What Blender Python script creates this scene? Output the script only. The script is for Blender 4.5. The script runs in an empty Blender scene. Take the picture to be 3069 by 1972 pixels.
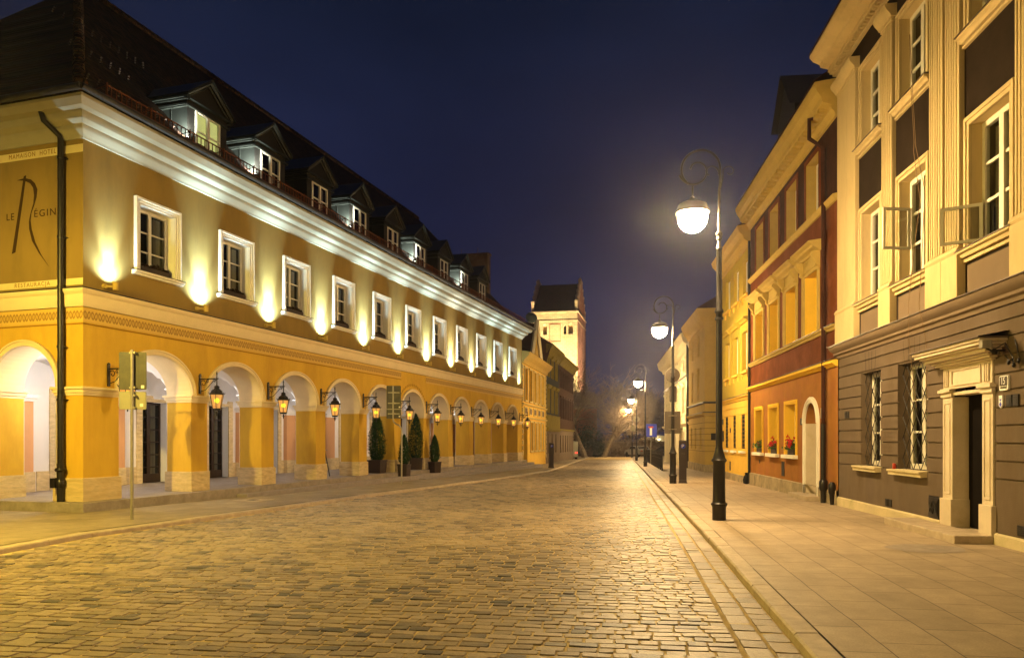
import bpy, math, random
import numpy as np
from mathutils import Vector, Matrix
random.seed(7); np.random.seed(7)
R = math.radians
HAZE = True
S = bpy.context.scene
COL = S.collection
def g(Y): return -0.009*min(max(0.0, Y-13.0), 80.0)

# ------------------------------------------------------------------ materials
MATS = {}
def nodes_of(name):
    m = bpy.data.materials.new(name); m.use_nodes = True
    nt = m.node_tree; b = nt.nodes['Principled BSDF']
    return m, nt, b
def mat(name, col, rough=.8, metal=0., var=.12, scale=3., bump=.15, bscale=40., spec=.3, stain=None, stain_scale=.6, emit=None, es=0., zstretch=1.):
    m, nt, b = nodes_of(name)
    N = nt.nodes.new; L = nt.links.new
    b.inputs['Roughness'].default_value = rough
    b.inputs['Metallic'].default_value = metal
    b.inputs['Specular IOR Level'].default_value = spec if (metal or rough < .7) else .06
    if rough >= .7: b.inputs['Roughness'].default_value = .97
    tc = N('ShaderNodeTexCoord')
    mp = N('ShaderNodeMapping'); mp.inputs['Scale'].default_value = (1, 1, zstretch); L(tc.outputs['Object'], mp.inputs['Vector'])
    n1 = N('ShaderNodeTexNoise'); n1.inputs['Scale'].default_value = scale; n1.inputs['Detail'].default_value = 6; n1.inputs['Roughness'].default_value = .65
    L(mp.outputs[0], n1.inputs['Vector'])
    mr = N('ShaderNodeMapRange'); mr.inputs['From Min'].default_value = .3; mr.inputs['From Max'].default_value = .7
    mr.inputs['To Min'].default_value = 1-var; mr.inputs['To Max'].default_value = 1+var
    L(n1.outputs['Fac'], mr.inputs['Value'])
    mx = N('ShaderNodeVectorMath'); mx.operation = 'SCALE'; mx.inputs[0].default_value = col
    L(mr.outputs[0], mx.inputs['Scale'])
    out = mx.outputs[0]
    if stain:
        n2 = N('ShaderNodeTexNoise'); n2.inputs['Scale'].default_value = stain_scale; n2.inputs['Detail'].default_value = 8; n2.inputs['Roughness'].default_value = .7
        L(mp.outputs[0], n2.inputs['Vector'])
        r2 = N('ShaderNodeMapRange'); r2.inputs['From Min'].default_value = .48; r2.inputs['From Max'].default_value = .72; L(n2.outputs['Fac'], r2.inputs['Value'])
        mm = N('ShaderNodeMix'); mm.data_type = 'RGBA'; L(r2.outputs[0], mm.inputs['Factor']); L(out, mm.inputs['A']); mm.inputs['B'].default_value = (*stain, 1)
        out = mm.outputs['Result']
    L(out, b.inputs['Base Color'])
    if bump:
        n3 = N('ShaderNodeTexNoise'); n3.inputs['Scale'].default_value = bscale; n3.inputs['Detail'].default_value = 5
        L(tc.outputs['Object'], n3.inputs['Vector'])
        bp = N('ShaderNodeBump'); bp.inputs['Strength'].default_value = bump; bp.inputs['Distance'].default_value = .02
        L(n3.outputs['Fac'], bp.inputs['Height']); L(bp.outputs[0], b.inputs['Normal'])
    if emit:
        b.inputs['Emission Color'].default_value = (*emit, 1); b.inputs['Emission Strength'].default_value = es
    MATS[name] = m
    return m
def emat(name, col, s):
    m = bpy.data.materials.new(name); m.use_nodes = True; nt = m.node_tree
    nt.nodes.remove(nt.nodes['Principled BSDF'])
    e = nt.nodes.new('ShaderNodeEmission'); e.inputs[0].default_value = (*col, 1); e.inputs[1].default_value = s
    nt.links.new(e.outputs[0], nt.nodes['Material Output'].inputs[0]); MATS[name] = m
    return m
M = MATS
YEL = (.27, .18, .052)  # upper walls darker in colour, standing in for weaker light up there
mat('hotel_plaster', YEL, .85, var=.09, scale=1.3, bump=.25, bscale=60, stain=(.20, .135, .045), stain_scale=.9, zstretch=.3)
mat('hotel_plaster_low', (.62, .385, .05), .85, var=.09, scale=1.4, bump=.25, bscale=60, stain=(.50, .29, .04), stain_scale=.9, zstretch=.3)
mat('cream', (.74, .60, .36), .75, var=.05, scale=2, bump=.12)
mat('white_trim', (.78, .74, .62), .7, var=.04, scale=3, bump=.1)
mat('cornice_paint', (.34, .31, .22), .7, var=.06, scale=3, bump=.1)
mat('vault_white', (.80, .76, .72), .85, var=.03, scale=2, bump=.15)
mat('salmon', (.60, .32, .15), .85, var=.05, scale=2, bump=.2)
mat('travertine', (.60, .46, .24), .55, var=.22, scale=4.5, bump=.12, bscale=30, zstretch=4, stain=(.42, .29, .12), stain_scale=2.2)
mat('slab_stone', (.30, .25, .20), .6, var=.2, scale=5, bump=.2, bscale=20, stain=(.2, .16, .12), stain_scale=1.5)
mat('step_stone', (.28, .24, .22), .6, var=.15, scale=5, bump=.1, bscale=20)
mat('wood_white', (.70, .66, .55), .5, var=.04, bump=.05)
mat('door_black', (.008, .006, .005), .7, var=.3, bump=.1, spec=.1)
mat('wood_dark', (.035, .018, .010), .4, var=.3, scale=6, bump=.1, zstretch=.2)
mat('iron', (.014, .011, .009), .38, metal=.3, var=.3, scale=8, bump=.12, bscale=60, spec=.5)
mat('iron_flat', (.02, .016, .013), .6, var=.3, scale=8, bump=.1)
mat('rail_rust', (.13, .04, .012), .6, var=.3, bump=.1)
mat('dormer_metal', (.019, .022, .019), .45, metal=.2, var=.25, scale=2, bump=.05)
mat('dormer_front', (.012, .011, .009), .6, var=.2, scale=3, bump=.1)
mat('copper', (.09, .06, .045), .45, metal=.3, var=.35, scale=4, bump=.05)
mat('dark_lead', (.04, .036, .032), .5, metal=.3, var=.3, scale=4, bump=.05)
mat('zinc', (.12, .08, .045), .4, metal=.6, var=.2, scale=5, bump=.05)
mat('curtain', (.30, .27, .22), .9, var=.25, scale=14, bump=.2, bscale=20, zstretch=.02)
mat('blind', (.72, .66, .55), .85, var=.06, scale=5, bump=.05, zstretch=.1)
mat('blind_orange', (.50, .24, .10), .85, var=.06, bump=.05)
mat('room_dark', (.015, .012, .01), .9, var=.1, bump=0)
mat('planter', (.035, .02, .014), .6, var=.2, bump=.1)
mat('conifer_leaf', (.020, .045, .014), .7, var=.5, scale=3, bump=0)
mat('bush_leaf', (.012, .02, .008), .8, var=.5, scale=1, bump=0)
mat('green_leaf', (.05, .11, .02), .6, var=.4, scale=9, bump=0)
mat('red_petal', (.60, .015, .012), .6, var=.3, scale=20, bump=0)
mat('bark', (.20, .16, .11), .9, var=.4, scale=4, bump=.6, bscale=12)
mat('twig', (.17, .125, .08), .9, var=.4, scale=2, bump=0)
mat('sign_grey', (.075, .07, .055), .5, metal=.3, var=.12, scale=5, bump=.03, stain=(.11, .10, .06), stain_scale=2.5)
mat('sign_pale', (.30, .28, .2), .45, metal=.3, var=.06, bump=.02)
mat('sign_mid', (.20, .165, .13), .5, metal=.2, var=.08, bump=.02)
mat('galvanised', (.34, .31, .24), .42, metal=.6, var=.12, scale=8, bump=.03)
mat('sticker', (.8, .78, .7), .6, var=.02, bump=0)
mat('paint_yellow', (.80, .50, .05), .7, var=.06, bump=.08)
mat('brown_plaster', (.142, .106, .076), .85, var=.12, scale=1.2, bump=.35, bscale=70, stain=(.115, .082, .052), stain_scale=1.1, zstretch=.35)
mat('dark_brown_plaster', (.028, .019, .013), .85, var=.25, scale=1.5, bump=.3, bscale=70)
mat('panel_brown', (.19, .14, .095), .85, var=.08, scale=1.5, bump=.3, bscale=70)
mat('cream_pilaster', (.58, .45, .23), .8, var=.07, scale=1.4, bump=.15, stain=(.46, .36, .19), stain_scale=1.6, zstretch=.3)
mat('base_limestone', (.60, .50, .30), .7, var=.14, scale=3, bump=.15, stain=(.38, .33, .17), stain_scale=1.5)
mat('portal_stone', (.62, .52, .37), .65, var=.10, scale=4, bump=.15, stain=(.46, .37, .22), stain_scale=2)
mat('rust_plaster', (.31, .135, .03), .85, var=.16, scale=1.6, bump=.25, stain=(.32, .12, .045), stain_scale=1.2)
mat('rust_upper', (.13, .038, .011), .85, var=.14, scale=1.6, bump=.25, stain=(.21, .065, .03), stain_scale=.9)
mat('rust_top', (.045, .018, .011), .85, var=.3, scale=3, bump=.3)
mat('ochre_trim', (.46, .33, .09), .75, var=.08, scale=3, bump=.1)
mat('stone_plinth', (.36, .29, .18), .7, var=.3, scale=2.2, bump=.25, stain=(.2, .16, .1), stain_scale=1.7)
mat('yellow_plaster', (.74, .46, .075), .8, var=.06, scale=2, bump=.15)
mat('olive_plaster', (.44, .32, .04), .8, var=.12, scale=2, bump=.2, stain=(.4, .27, .06), stain_scale=1)
mat('ocher_plaster', (.50, .34, .09), .8, var=.08, scale=1.5, bump=.15)
mat('ivory_plaster', (.74, .66, .45), .8, var=.05, scale=2, bump=.1)
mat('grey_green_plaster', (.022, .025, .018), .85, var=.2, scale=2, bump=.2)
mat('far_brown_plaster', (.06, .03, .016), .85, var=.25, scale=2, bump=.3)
mat('stucco_yellow', (.60, .47, .19), .8, var=.15, scale=3, bump=.2)
mat('mossy_yellow', (.22, .17, .025), .85, var=.15, scale=2, bump=.1)
mat('firewall', (.12, .08, .055), .9, var=.35, scale=1.2, bump=.4, stain=(.2, .15, .1), stain_scale=.8)
mat('church_brick', (.62, .42, .27), .85, var=.14, scale=.8, bump=.4, bscale=4)
mat('church_brick_red', (.42, .17, .10), .85, var=.25, scale=1, bump=.4, bscale=4)
mat('church_roof', (.055, .025, .016), .7, var=.3, scale=1.4, bump=.5, bscale=3)
mat('far_house', (.34, .13, .07), .85, var=.1, bump=.1)
mat('dish_metal', (.10, .14, .13), .5, var=.1, bump=.02)
mat('car_dark', (.02, .02, .024), .25, metal=.5, var=.1, bump=0, spec=.6)
mat('car_silver', (.30, .29, .27), .3, metal=.6, var=.05, bump=0, spec=.6)
mat('van_grey', (.30, .30, .22), .4, var=.05, bump=0)
mat('rubber', (.015, .015, .015), .8, var=.1, bump=0)
mat('meter_body', (.045, .033, .03), .5, metal=.2, var=.08, bump=.03)
mat('blue_paint', (.02, .04, .45), .5, var=.02, bump=0)
mat('white_paint', (.8, .8, .78), .5, var=.02, bump=0)
mat('sign_brown', (.05, .035, .025), .5, var=.1, bump=0)
mat('letter_gold', (.30, .15, .02), .8, var=.05, bump=0)
mat('letter_dark', (.045, .024, .010), .8, var=.1, bump=0)
mat('band_pale', (.72, .60, .28), .85, var=.05, scale=1.5, bump=.2, bscale=60)
mat('can_red', (.45, .05, .02), .3, metal=.4, var=.1, bump=0)
mat('cable', (.25, .17, .1), .7, var=.1, bump=0)
mat('cloth_black', (.02, .02, .02), .9, var=.3, bump=.2)
mat('sand_joint', (.52, .39, .19), .95, var=.22, scale=9, bump=.6, bscale=90, stain=(.27, .19, .09), stain_scale=1.1)
mat('kerb_stone', (.44, .35, .24), .62, var=.2, scale=5, bump=.4, bscale=50, stain=(.34, .27, .18), stain_scale=2)
mat('ground_mat', (.12, .10, .07), .9, var=.2, bump=.2)
mat('haze_patch', (.2, .16, .1), .9)
emat('globe_near', (1, .69, .32), 1000)
emat('globe_dim', (1, .68, .30), 420)
emat('globe_left', (1, .72, .13), 9600)
emat('lens_white', (.93, 1, .90), 60)
emat('lens_dim', (1, .85, .5), 10)
emat('arcade_glow', (.95, .93, 1), 14)
emat('bulb', (.55, 1, .0), 4.0)
emat('far_lamp_spot', (1, .85, .5), 14)
emat('car_light', (.8, .95, 1), 9)
emat('tail_light', (1, .05, .03), 3)
# lit room behind the first dormer window, lit church wall niche
mat('lit_room', (.6, .62, .25), .8, emit=(.85, .85, .30), es=.7)
# amber lantern panes
def amber():
    m = bpy.data.materials.new('amber_glass'); m.use_nodes = True; nt = m.node_tree
    nt.nodes.remove(nt.nodes['Principled BSDF']); N = nt.nodes.new; L = nt.links.new
    t = N('ShaderNodeBsdfTransparent'); t.inputs[0].default_value = (1, .75, .4, 1)
    e = N('ShaderNodeEmission'); e.inputs[0].default_value = (1, .47, .11, 1); e.inputs[1].default_value = 1.05
    mx = N('ShaderNodeMixShader'); mx.inputs[0].default_value = .55
    L(t.outputs[0], mx.inputs[1]); L(e.outputs[0], mx.inputs[2]); L(mx.outputs[0], nt.nodes['Material Output'].inputs[0])
    MATS['amber_glass'] = m
amber()
def glass():
    m = bpy.data.materials.new('window_glass'); m.use_nodes = True; nt = m.node_tree
    nt.nodes.remove(nt.nodes['Principled BSDF']); N = nt.nodes.new; L = nt.links.new
    t = N('ShaderNodeBsdfTransparent'); t.inputs[0].default_value = (.75, .78, .75, 1)
    gl = N('ShaderNodeBsdfGlossy'); gl.inputs['Roughness'].default_value = .04; gl.inputs['Color'].default_value = (.8, .8, .8, 1)
    f = N('ShaderNodeFresnel'); f.inputs[0].default_value = 1.55
    tc = N('ShaderNodeTexCoord'); nn = N('ShaderNodeTexNoise'); nn.inputs['Scale'].default_value = 2.2; L(tc.outputs['Object'], nn.inputs['Vector'])
    bp = N('ShaderNodeBump'); bp.inputs['Strength'].default_value = .25; bp.inputs['Distance'].default_value = .05
    L(nn.outputs['Fac'], bp.inputs['Height']); L(bp.outputs[0], gl.inputs['Normal'])
    mx = N('ShaderNodeMixShader'); L(f.outputs[0], mx.inputs[0]); L(t.outputs[0], mx.inputs[1]); L(gl.outputs[0], mx.inputs[2])
    L(mx.outputs[0], nt.nodes['Material Output'].inputs[0]); MATS['window_glass'] = m
glass()
def roof_tiles():
    m, nt, b = nodes_of('roof_tiles'); N = nt.nodes.new; L = nt.links.new
    b.inputs['Roughness'].default_value = .85; b.inputs['Specular IOR Level'].default_value = .1
    tc = N('ShaderNodeTexCoord'); sp = N('ShaderNodeSeparateXYZ'); L(tc.outputs['Object'], sp.inputs[0])
    # overlapping tiles: columns along x+y, courses along z
    cx = N('ShaderNodeMath'); cx.operation = 'ADD'; L(sp.outputs['X'], cx.inputs[0]); L(sp.outputs['Y'], cx.inputs[1])
    cb = N('ShaderNodeCombineXYZ'); L(sp.outputs['X'], cb.inputs[0]); L(sp.outputs['Z'], cb.inputs[1])
    br = N('ShaderNodeTexBrick'); br.inputs['Scale'].default_value = 1; br.inputs['Brick Width'].default_value = .2; br.inputs['Row Height'].default_value = .17
    br.inputs['Mortar Size'].default_value = .018; br.inputs['Mortar Smooth'].default_value = .6
    br.inputs['Color1'].default_value = (.085, .040, .020, 1); br.inputs['Color2'].default_value = (.030, .015, .008, 1); br.inputs['Mortar'].default_value = (.012, .007, .005, 1)
    L(cb.outputs[0], br.inputs['Vector']); L(br.outputs['Color'], b.inputs['Base Color'])
    fr = N('ShaderNodeMath'); fr.operation = 'FRACT'; dv = N('ShaderNodeMath'); dv.operation = 'DIVIDE'; dv.inputs[1].default_value = .17
    L(sp.outputs['Z'], dv.inputs[0]); L(dv.outputs[0], fr.inputs[0])
    ad = N('ShaderNodeMath'); ad.operation = 'SUBTRACT'; inv = N('ShaderNodeMath'); inv.operation = 'SUBTRACT'; inv.inputs[0].default_value = 1
    L(fr.outputs[0], inv.inputs[1]); L(inv.outputs[0], ad.inputs[0]); L(br.outputs['Fac'], ad.inputs[1])
    bp = N('ShaderNodeBump'); bp.inputs['Strength'].default_value = .9; bp.inputs['Distance'].default_value = .05
    L(ad.outputs[0], bp.inputs['Height']); L(bp.outputs[0], b.inputs['Normal']); MATS['roof_tiles'] = m
roof_tiles()
def frieze_mat():
    m, nt, b = nodes_of('frieze_paint'); N = nt.nodes.new; L = nt.links.new
    b.inputs['Roughness'].default_value = .85
    tc = N('ShaderNodeTexCoord'); sp = N('ShaderNodeSeparateXYZ'); L(tc.outputs['Object'], sp.inputs[0])
    def mth(op, a, c=None, k=False):
        n = N('ShaderNodeMath'); n.operation = op
        for i, v in enumerate((a, c)):
            if v is None: continue
            if isinstance(v, (int, float)): n.inputs[i].default_value = v
            else: L(v, n.inputs[i])
        return n.outputs[0]
    u = mth('SUBTRACT', mth('FRACT', mth('DIVIDE', sp.outputs['X'], .20)), .5)
    au = mth('ABSOLUTE', u)
    v = mth('DIVIDE', mth('SUBTRACT', sp.outputs['Z'], 4.435), .24)
    sk = mth('ADD', au, mth('MULTIPLY', v, -.12))
    du = mth('SUBTRACT', sk, .24)
    r = mth('SQRT', mth('ADD', mth('MULTIPLY', mth('POWER', du, 2), 9.), mth('MULTIPLY', mth('POWER', v, 2), 3.2)))
    ring = mth('LESS_THAN', mth('ABSOLUTE', mth('SUBTRACT', r, .55)), .17)
    mid = mth('LESS_THAN', mth('ABSOLUTE', mth('SUBTRACT', mth('MULTIPLY', mth('ABSOLUTE', mth('ADD', du, mth('MULTIPLY', v, .2))), 3.), .0)), .09)
    inn = mth('LESS_THAN', r, .5)
    pat = mth('MAXIMUM', ring, mth('MULTIPLY', mid, inn))
    mx = N('ShaderNodeMix'); mx.data_type = 'RGBA'; L(pat, mx.inputs['Factor'])
    mx.inputs['A'].default_value = (.62, .40, .08, 1); mx.inputs['B'].default_value = (.32, .18, .03, 1)
    L(mx.outputs['Result'], b.inputs['Base Color']); MATS['frieze_paint'] = m
frieze_mat()
def sett_mat(name, c1, c2, dark):
    m, nt, b = nodes_of(name); N = nt.nodes.new; L = nt.links.new
    ge = N('ShaderNodeNewGeometry'); tc = N('ShaderNodeTexCoord')
    cr = N('ShaderNodeValToRGB'); e = cr.color_ramp.elements
    e[0].position = 0; e[0].color = (*dark, 1); e[1].position = 1; e[1].color = (*c2, 1)
    k = cr.color_ramp.elements.new(.10); k.color = (*dark, 1); k = cr.color_ramp.elements.new(.2); k.color = (*c1, 1)
    L(ge.outputs['Random Per Island'], cr.inputs[0])
    n1 = N('ShaderNodeTexNoise'); n1.inputs['Scale'].default_value = 22; n1.inputs['Detail'].default_value = 6; n1.inputs['Roughness'].default_value = .7; L(tc.outputs['Object'], n1.inputs['Vector'])
    mr = N('ShaderNodeMapRange'); mr.inputs['From Min'].default_value = .3; mr.inputs['From Max'].default_value = .7; mr.inputs['To Min'].default_value = .62; mr.inputs['To Max'].default_value = 1.35; L(n1.outputs['Fac'], mr.inputs['Value'])
    sc = N('ShaderNodeVectorMath'); sc.operation = 'SCALE'; L(cr.outputs[0], sc.inputs[0]); L(mr.outputs[0], sc.inputs['Scale'])
    # sandy dust lying on patches of the road
    n2 = N('ShaderNodeTexNoise'); n2.inputs['Scale'].default_value = .55; n2.inputs['Detail'].default_value = 9; n2.inputs['Roughness'].default_value = .72; L(tc.outputs['Object'], n2.inputs['Vector'])
    r2 = N('ShaderNodeMapRange'); r2.inputs['From Min'].default_value = .46; r2.inputs['From Max'].default_value = .68; r2.inputs['To Max'].default_value = .88; L(n2.outputs['Fac'], r2.inputs['Value'])
    mx = N('ShaderNodeMix'); mx.data_type = 'RGBA'; L(r2.outputs[0], mx.inputs['Factor']); L(sc.outputs[0], mx.inputs['A']); mx.inputs['B'].default_value = (.36, .27, .155, 1)
    L(mx.outputs['Result'], b.inputs['Base Color'])
    rr = N('ShaderNodeMapRange'); rr.inputs['From Min'].default_value = .3; rr.inputs['From Max'].default_value = .7; rr.inputs['To Min'].default_value = .42; rr.inputs['To Max'].default_value = .55; L(n1.outputs['Fac'], rr.inputs['Value'])
    L(rr.outputs[0], b.inputs['Roughness']); b.inputs['Specular IOR Level'].default_value = .42
    n3 = N('ShaderNodeTexNoise'); n3.inputs['Scale'].default_value = 45; n3.inputs['Detail'].default_value = 6; L(tc.outputs['Object'], n3.inputs['Vector'])
    bp = N('ShaderNodeBump'); bp.inputs['Strength'].default_value = .5; bp.inputs['Distance'].default_value = .012
    L(n3.outputs['Fac'], bp.inputs['Height']); L(bp.outputs[0], b.inputs['Normal']); MATS[name] = m
sett_mat('setts', (.15, .112, .064), (.31, .235, .145), (.06, .05, .038))
sett_mat('gutter_setts', (.19, .14, .08), (.27, .205, .12), (.11, .085, .05))
def paving(name, rotz, bw, rh, c1, c2, mort):
    m, nt, b = nodes_of(name); N = nt.nodes.new; L = nt.links.new
    b.inputs['Roughness'].default_value = .62; b.inputs['Specular IOR Level'].default_value = .4
    tc = N('ShaderNodeTexCoord'); mp = N('ShaderNodeMapping'); mp.inputs['Rotation'].default_value = (0, 0, rotz); L(tc.outputs['Object'], mp.inputs['Vector'])
    br = N('ShaderNodeTexBrick'); br.offset = .37; br.inputs['Scale'].default_value = 1; br.inputs['Brick Width'].default_value = bw; br.inputs['Row Height'].default_value = rh
    br.inputs['Mortar Size'].default_value = .006; br.inputs['Mortar Smooth'].default_value = .3; br.inputs['Bias'].default_value = 0
    br.inputs['Color1'].default_value = (*c1, 1); br.inputs['Color2'].default_value = (*c2, 1); br.inputs['Mortar'].default_value = (*mort, 1)
    # the joints wander a little
    wn = N('ShaderNodeTexNoise'); wn.inputs['Scale'].default_value = 1.3; L(tc.outputs['Object'], wn.inputs['Vector'])
    ws = N('ShaderNodeVectorMath'); ws.operation = 'SCALE'; ws.inputs['Scale'].default_value = .035; L(wn.outputs['Color'], ws.inputs[0])
    wa = N('ShaderNodeVectorMath'); wa.operation = 'ADD'; L(mp.outputs[0], wa.inputs[0]); L(ws.outputs[0], wa.inputs[1]); L(wa.outputs[0], br.inputs['Vector'])
    n1 = N('ShaderNodeTexNoise'); n1.inputs['Scale'].default_value = 2.2; n1.inputs['Detail'].default_value = 9; n1.inputs['Roughness'].default_value = .72; L(tc.outputs['Object'], n1.inputs['Vector'])
    mr = N('ShaderNodeMapRange'); mr.inputs['From Min'].default_value = .3; mr.inputs['From Max'].default_value = .7; mr.inputs['To Min'].default_value = .76; mr.inputs['To Max'].default_value = 1.18; L(n1.outputs['Fac'], mr.inputs['Value'])
    sc = N('ShaderNodeVectorMath'); sc.operation = 'SCALE'; L(br.outputs['Color'], sc.inputs[0]); L(mr.outputs[0], sc.inputs['Scale'])
    n2 = N('ShaderNodeTexNoise'); n2.inputs['Scale'].default_value = 60; n2.inputs['Detail'].default_value = 4; L(tc.outputs['Object'], n2.inputs['Vector'])
    m2 = N('ShaderNodeMapRange'); m2.inputs['From Min'].default_value = .3; m2.inputs['From Max'].default_value = .7; m2.inputs['To Min'].default_value = .85; m2.inputs['To Max'].default_value = 1.13; L(n2.outputs['Fac'], m2.inputs['Value'])
    s2 = N('ShaderNodeVectorMath'); s2.operation = 'SCALE'; L(sc.outputs[0], s2.inputs[0]); L(m2.outputs[0], s2.inputs['Scale']); L(s2.outputs[0], b.inputs['Base Color'])
    h = N('ShaderNodeMath'); h.operation = 'MULTIPLY_ADD'; h.inputs[1].default_value = -1.2; L(br.outputs['Fac'], h.inputs[0]); L(n2.outputs['Fac'], h.inputs[2])
    bp = N('ShaderNodeBump'); bp.inputs['Strength'].default_value = .4; bp.inputs['Distance'].default_value = .012
    L(h.outputs[0], bp.inputs['Height']); L(bp.outputs[0], b.inputs['Normal']); MATS[name] = m
paving('paving_right', -(math.pi/2 - math.atan(.146)), .78, .5, (.34, .26, .165), (.40, .305, .195), (.08, .058, .035))
paving('paving_left', -(math.pi/2 - math.atan(.3057)), .8, .5, (.25, .195, .115), (.33, .26, .16), (.11, .085, .05))
def brick_mat(name, c1, c2, mort, bw=.5, rh=.25):
    m, nt, b = nodes_of(name); N = nt.nodes.new; L = nt.links.new
    b.inputs['Roughness'].default_value = .85
    tc = N('ShaderNodeTexCoord'); sp = N('ShaderNodeSeparateXYZ'); L(tc.outputs['Object'], sp.inputs[0])
    ad = N('ShaderNodeMath'); ad.operation = 'ADD'; L(sp.outputs[0], ad.inputs[0]); L(sp.outputs[1], ad.inputs[1])
    cb = N('ShaderNodeCombineXYZ'); L(ad.outputs[0], cb.inputs[0]); L(sp.outputs[2], cb.inputs[1])
    br = N('ShaderNodeTexBrick'); br.inputs['Scale'].default_value = 1; br.inputs['Brick Width'].default_value = bw; br.inputs['Row Height'].default_value = rh; br.inputs['Mortar Size'].default_value = .02
    br.inputs['Color1'].default_value = (*c1, 1); br.inputs['Color2'].default_value = (*c2, 1); br.inputs['Mortar'].default_value = (*mort, 1)
    L(cb.outputs[0], br.inputs['Vector'])
    n1 = N('ShaderNodeTexNoise'); n1.inputs['Scale'].default_value = .5; n1.inputs['Detail'].default_value = 8; L(tc.outputs['Object'], n1.inputs['Vector'])
    mr = N('ShaderNodeMapRange'); mr.inputs['From Min'].default_value = .3; mr.inputs['From Max'].default_value = .7; mr.inputs['To Min'].default_value = .75; mr.inputs['To Max'].default_value = 1.25; L(n1.outputs['Fac'], mr.inputs['Value'])
    sc = N('ShaderNodeVectorMath'); sc.operation = 'SCALE'; L(br.outputs['Color'], sc.inputs[0]); L(mr.outputs[0], sc.inputs['Scale']); L(sc.outputs[0], b.inputs['Base Color'])
    MATS[name] = m
brick_mat('tower_brick', (.58, .44, .25), (.46, .33, .19), (.66, .52, .34), .7, .35)
brick_mat('tower_brick_red', (.50, .25, .16), (.42, .2, .12), (.55, .36, .25))

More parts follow.
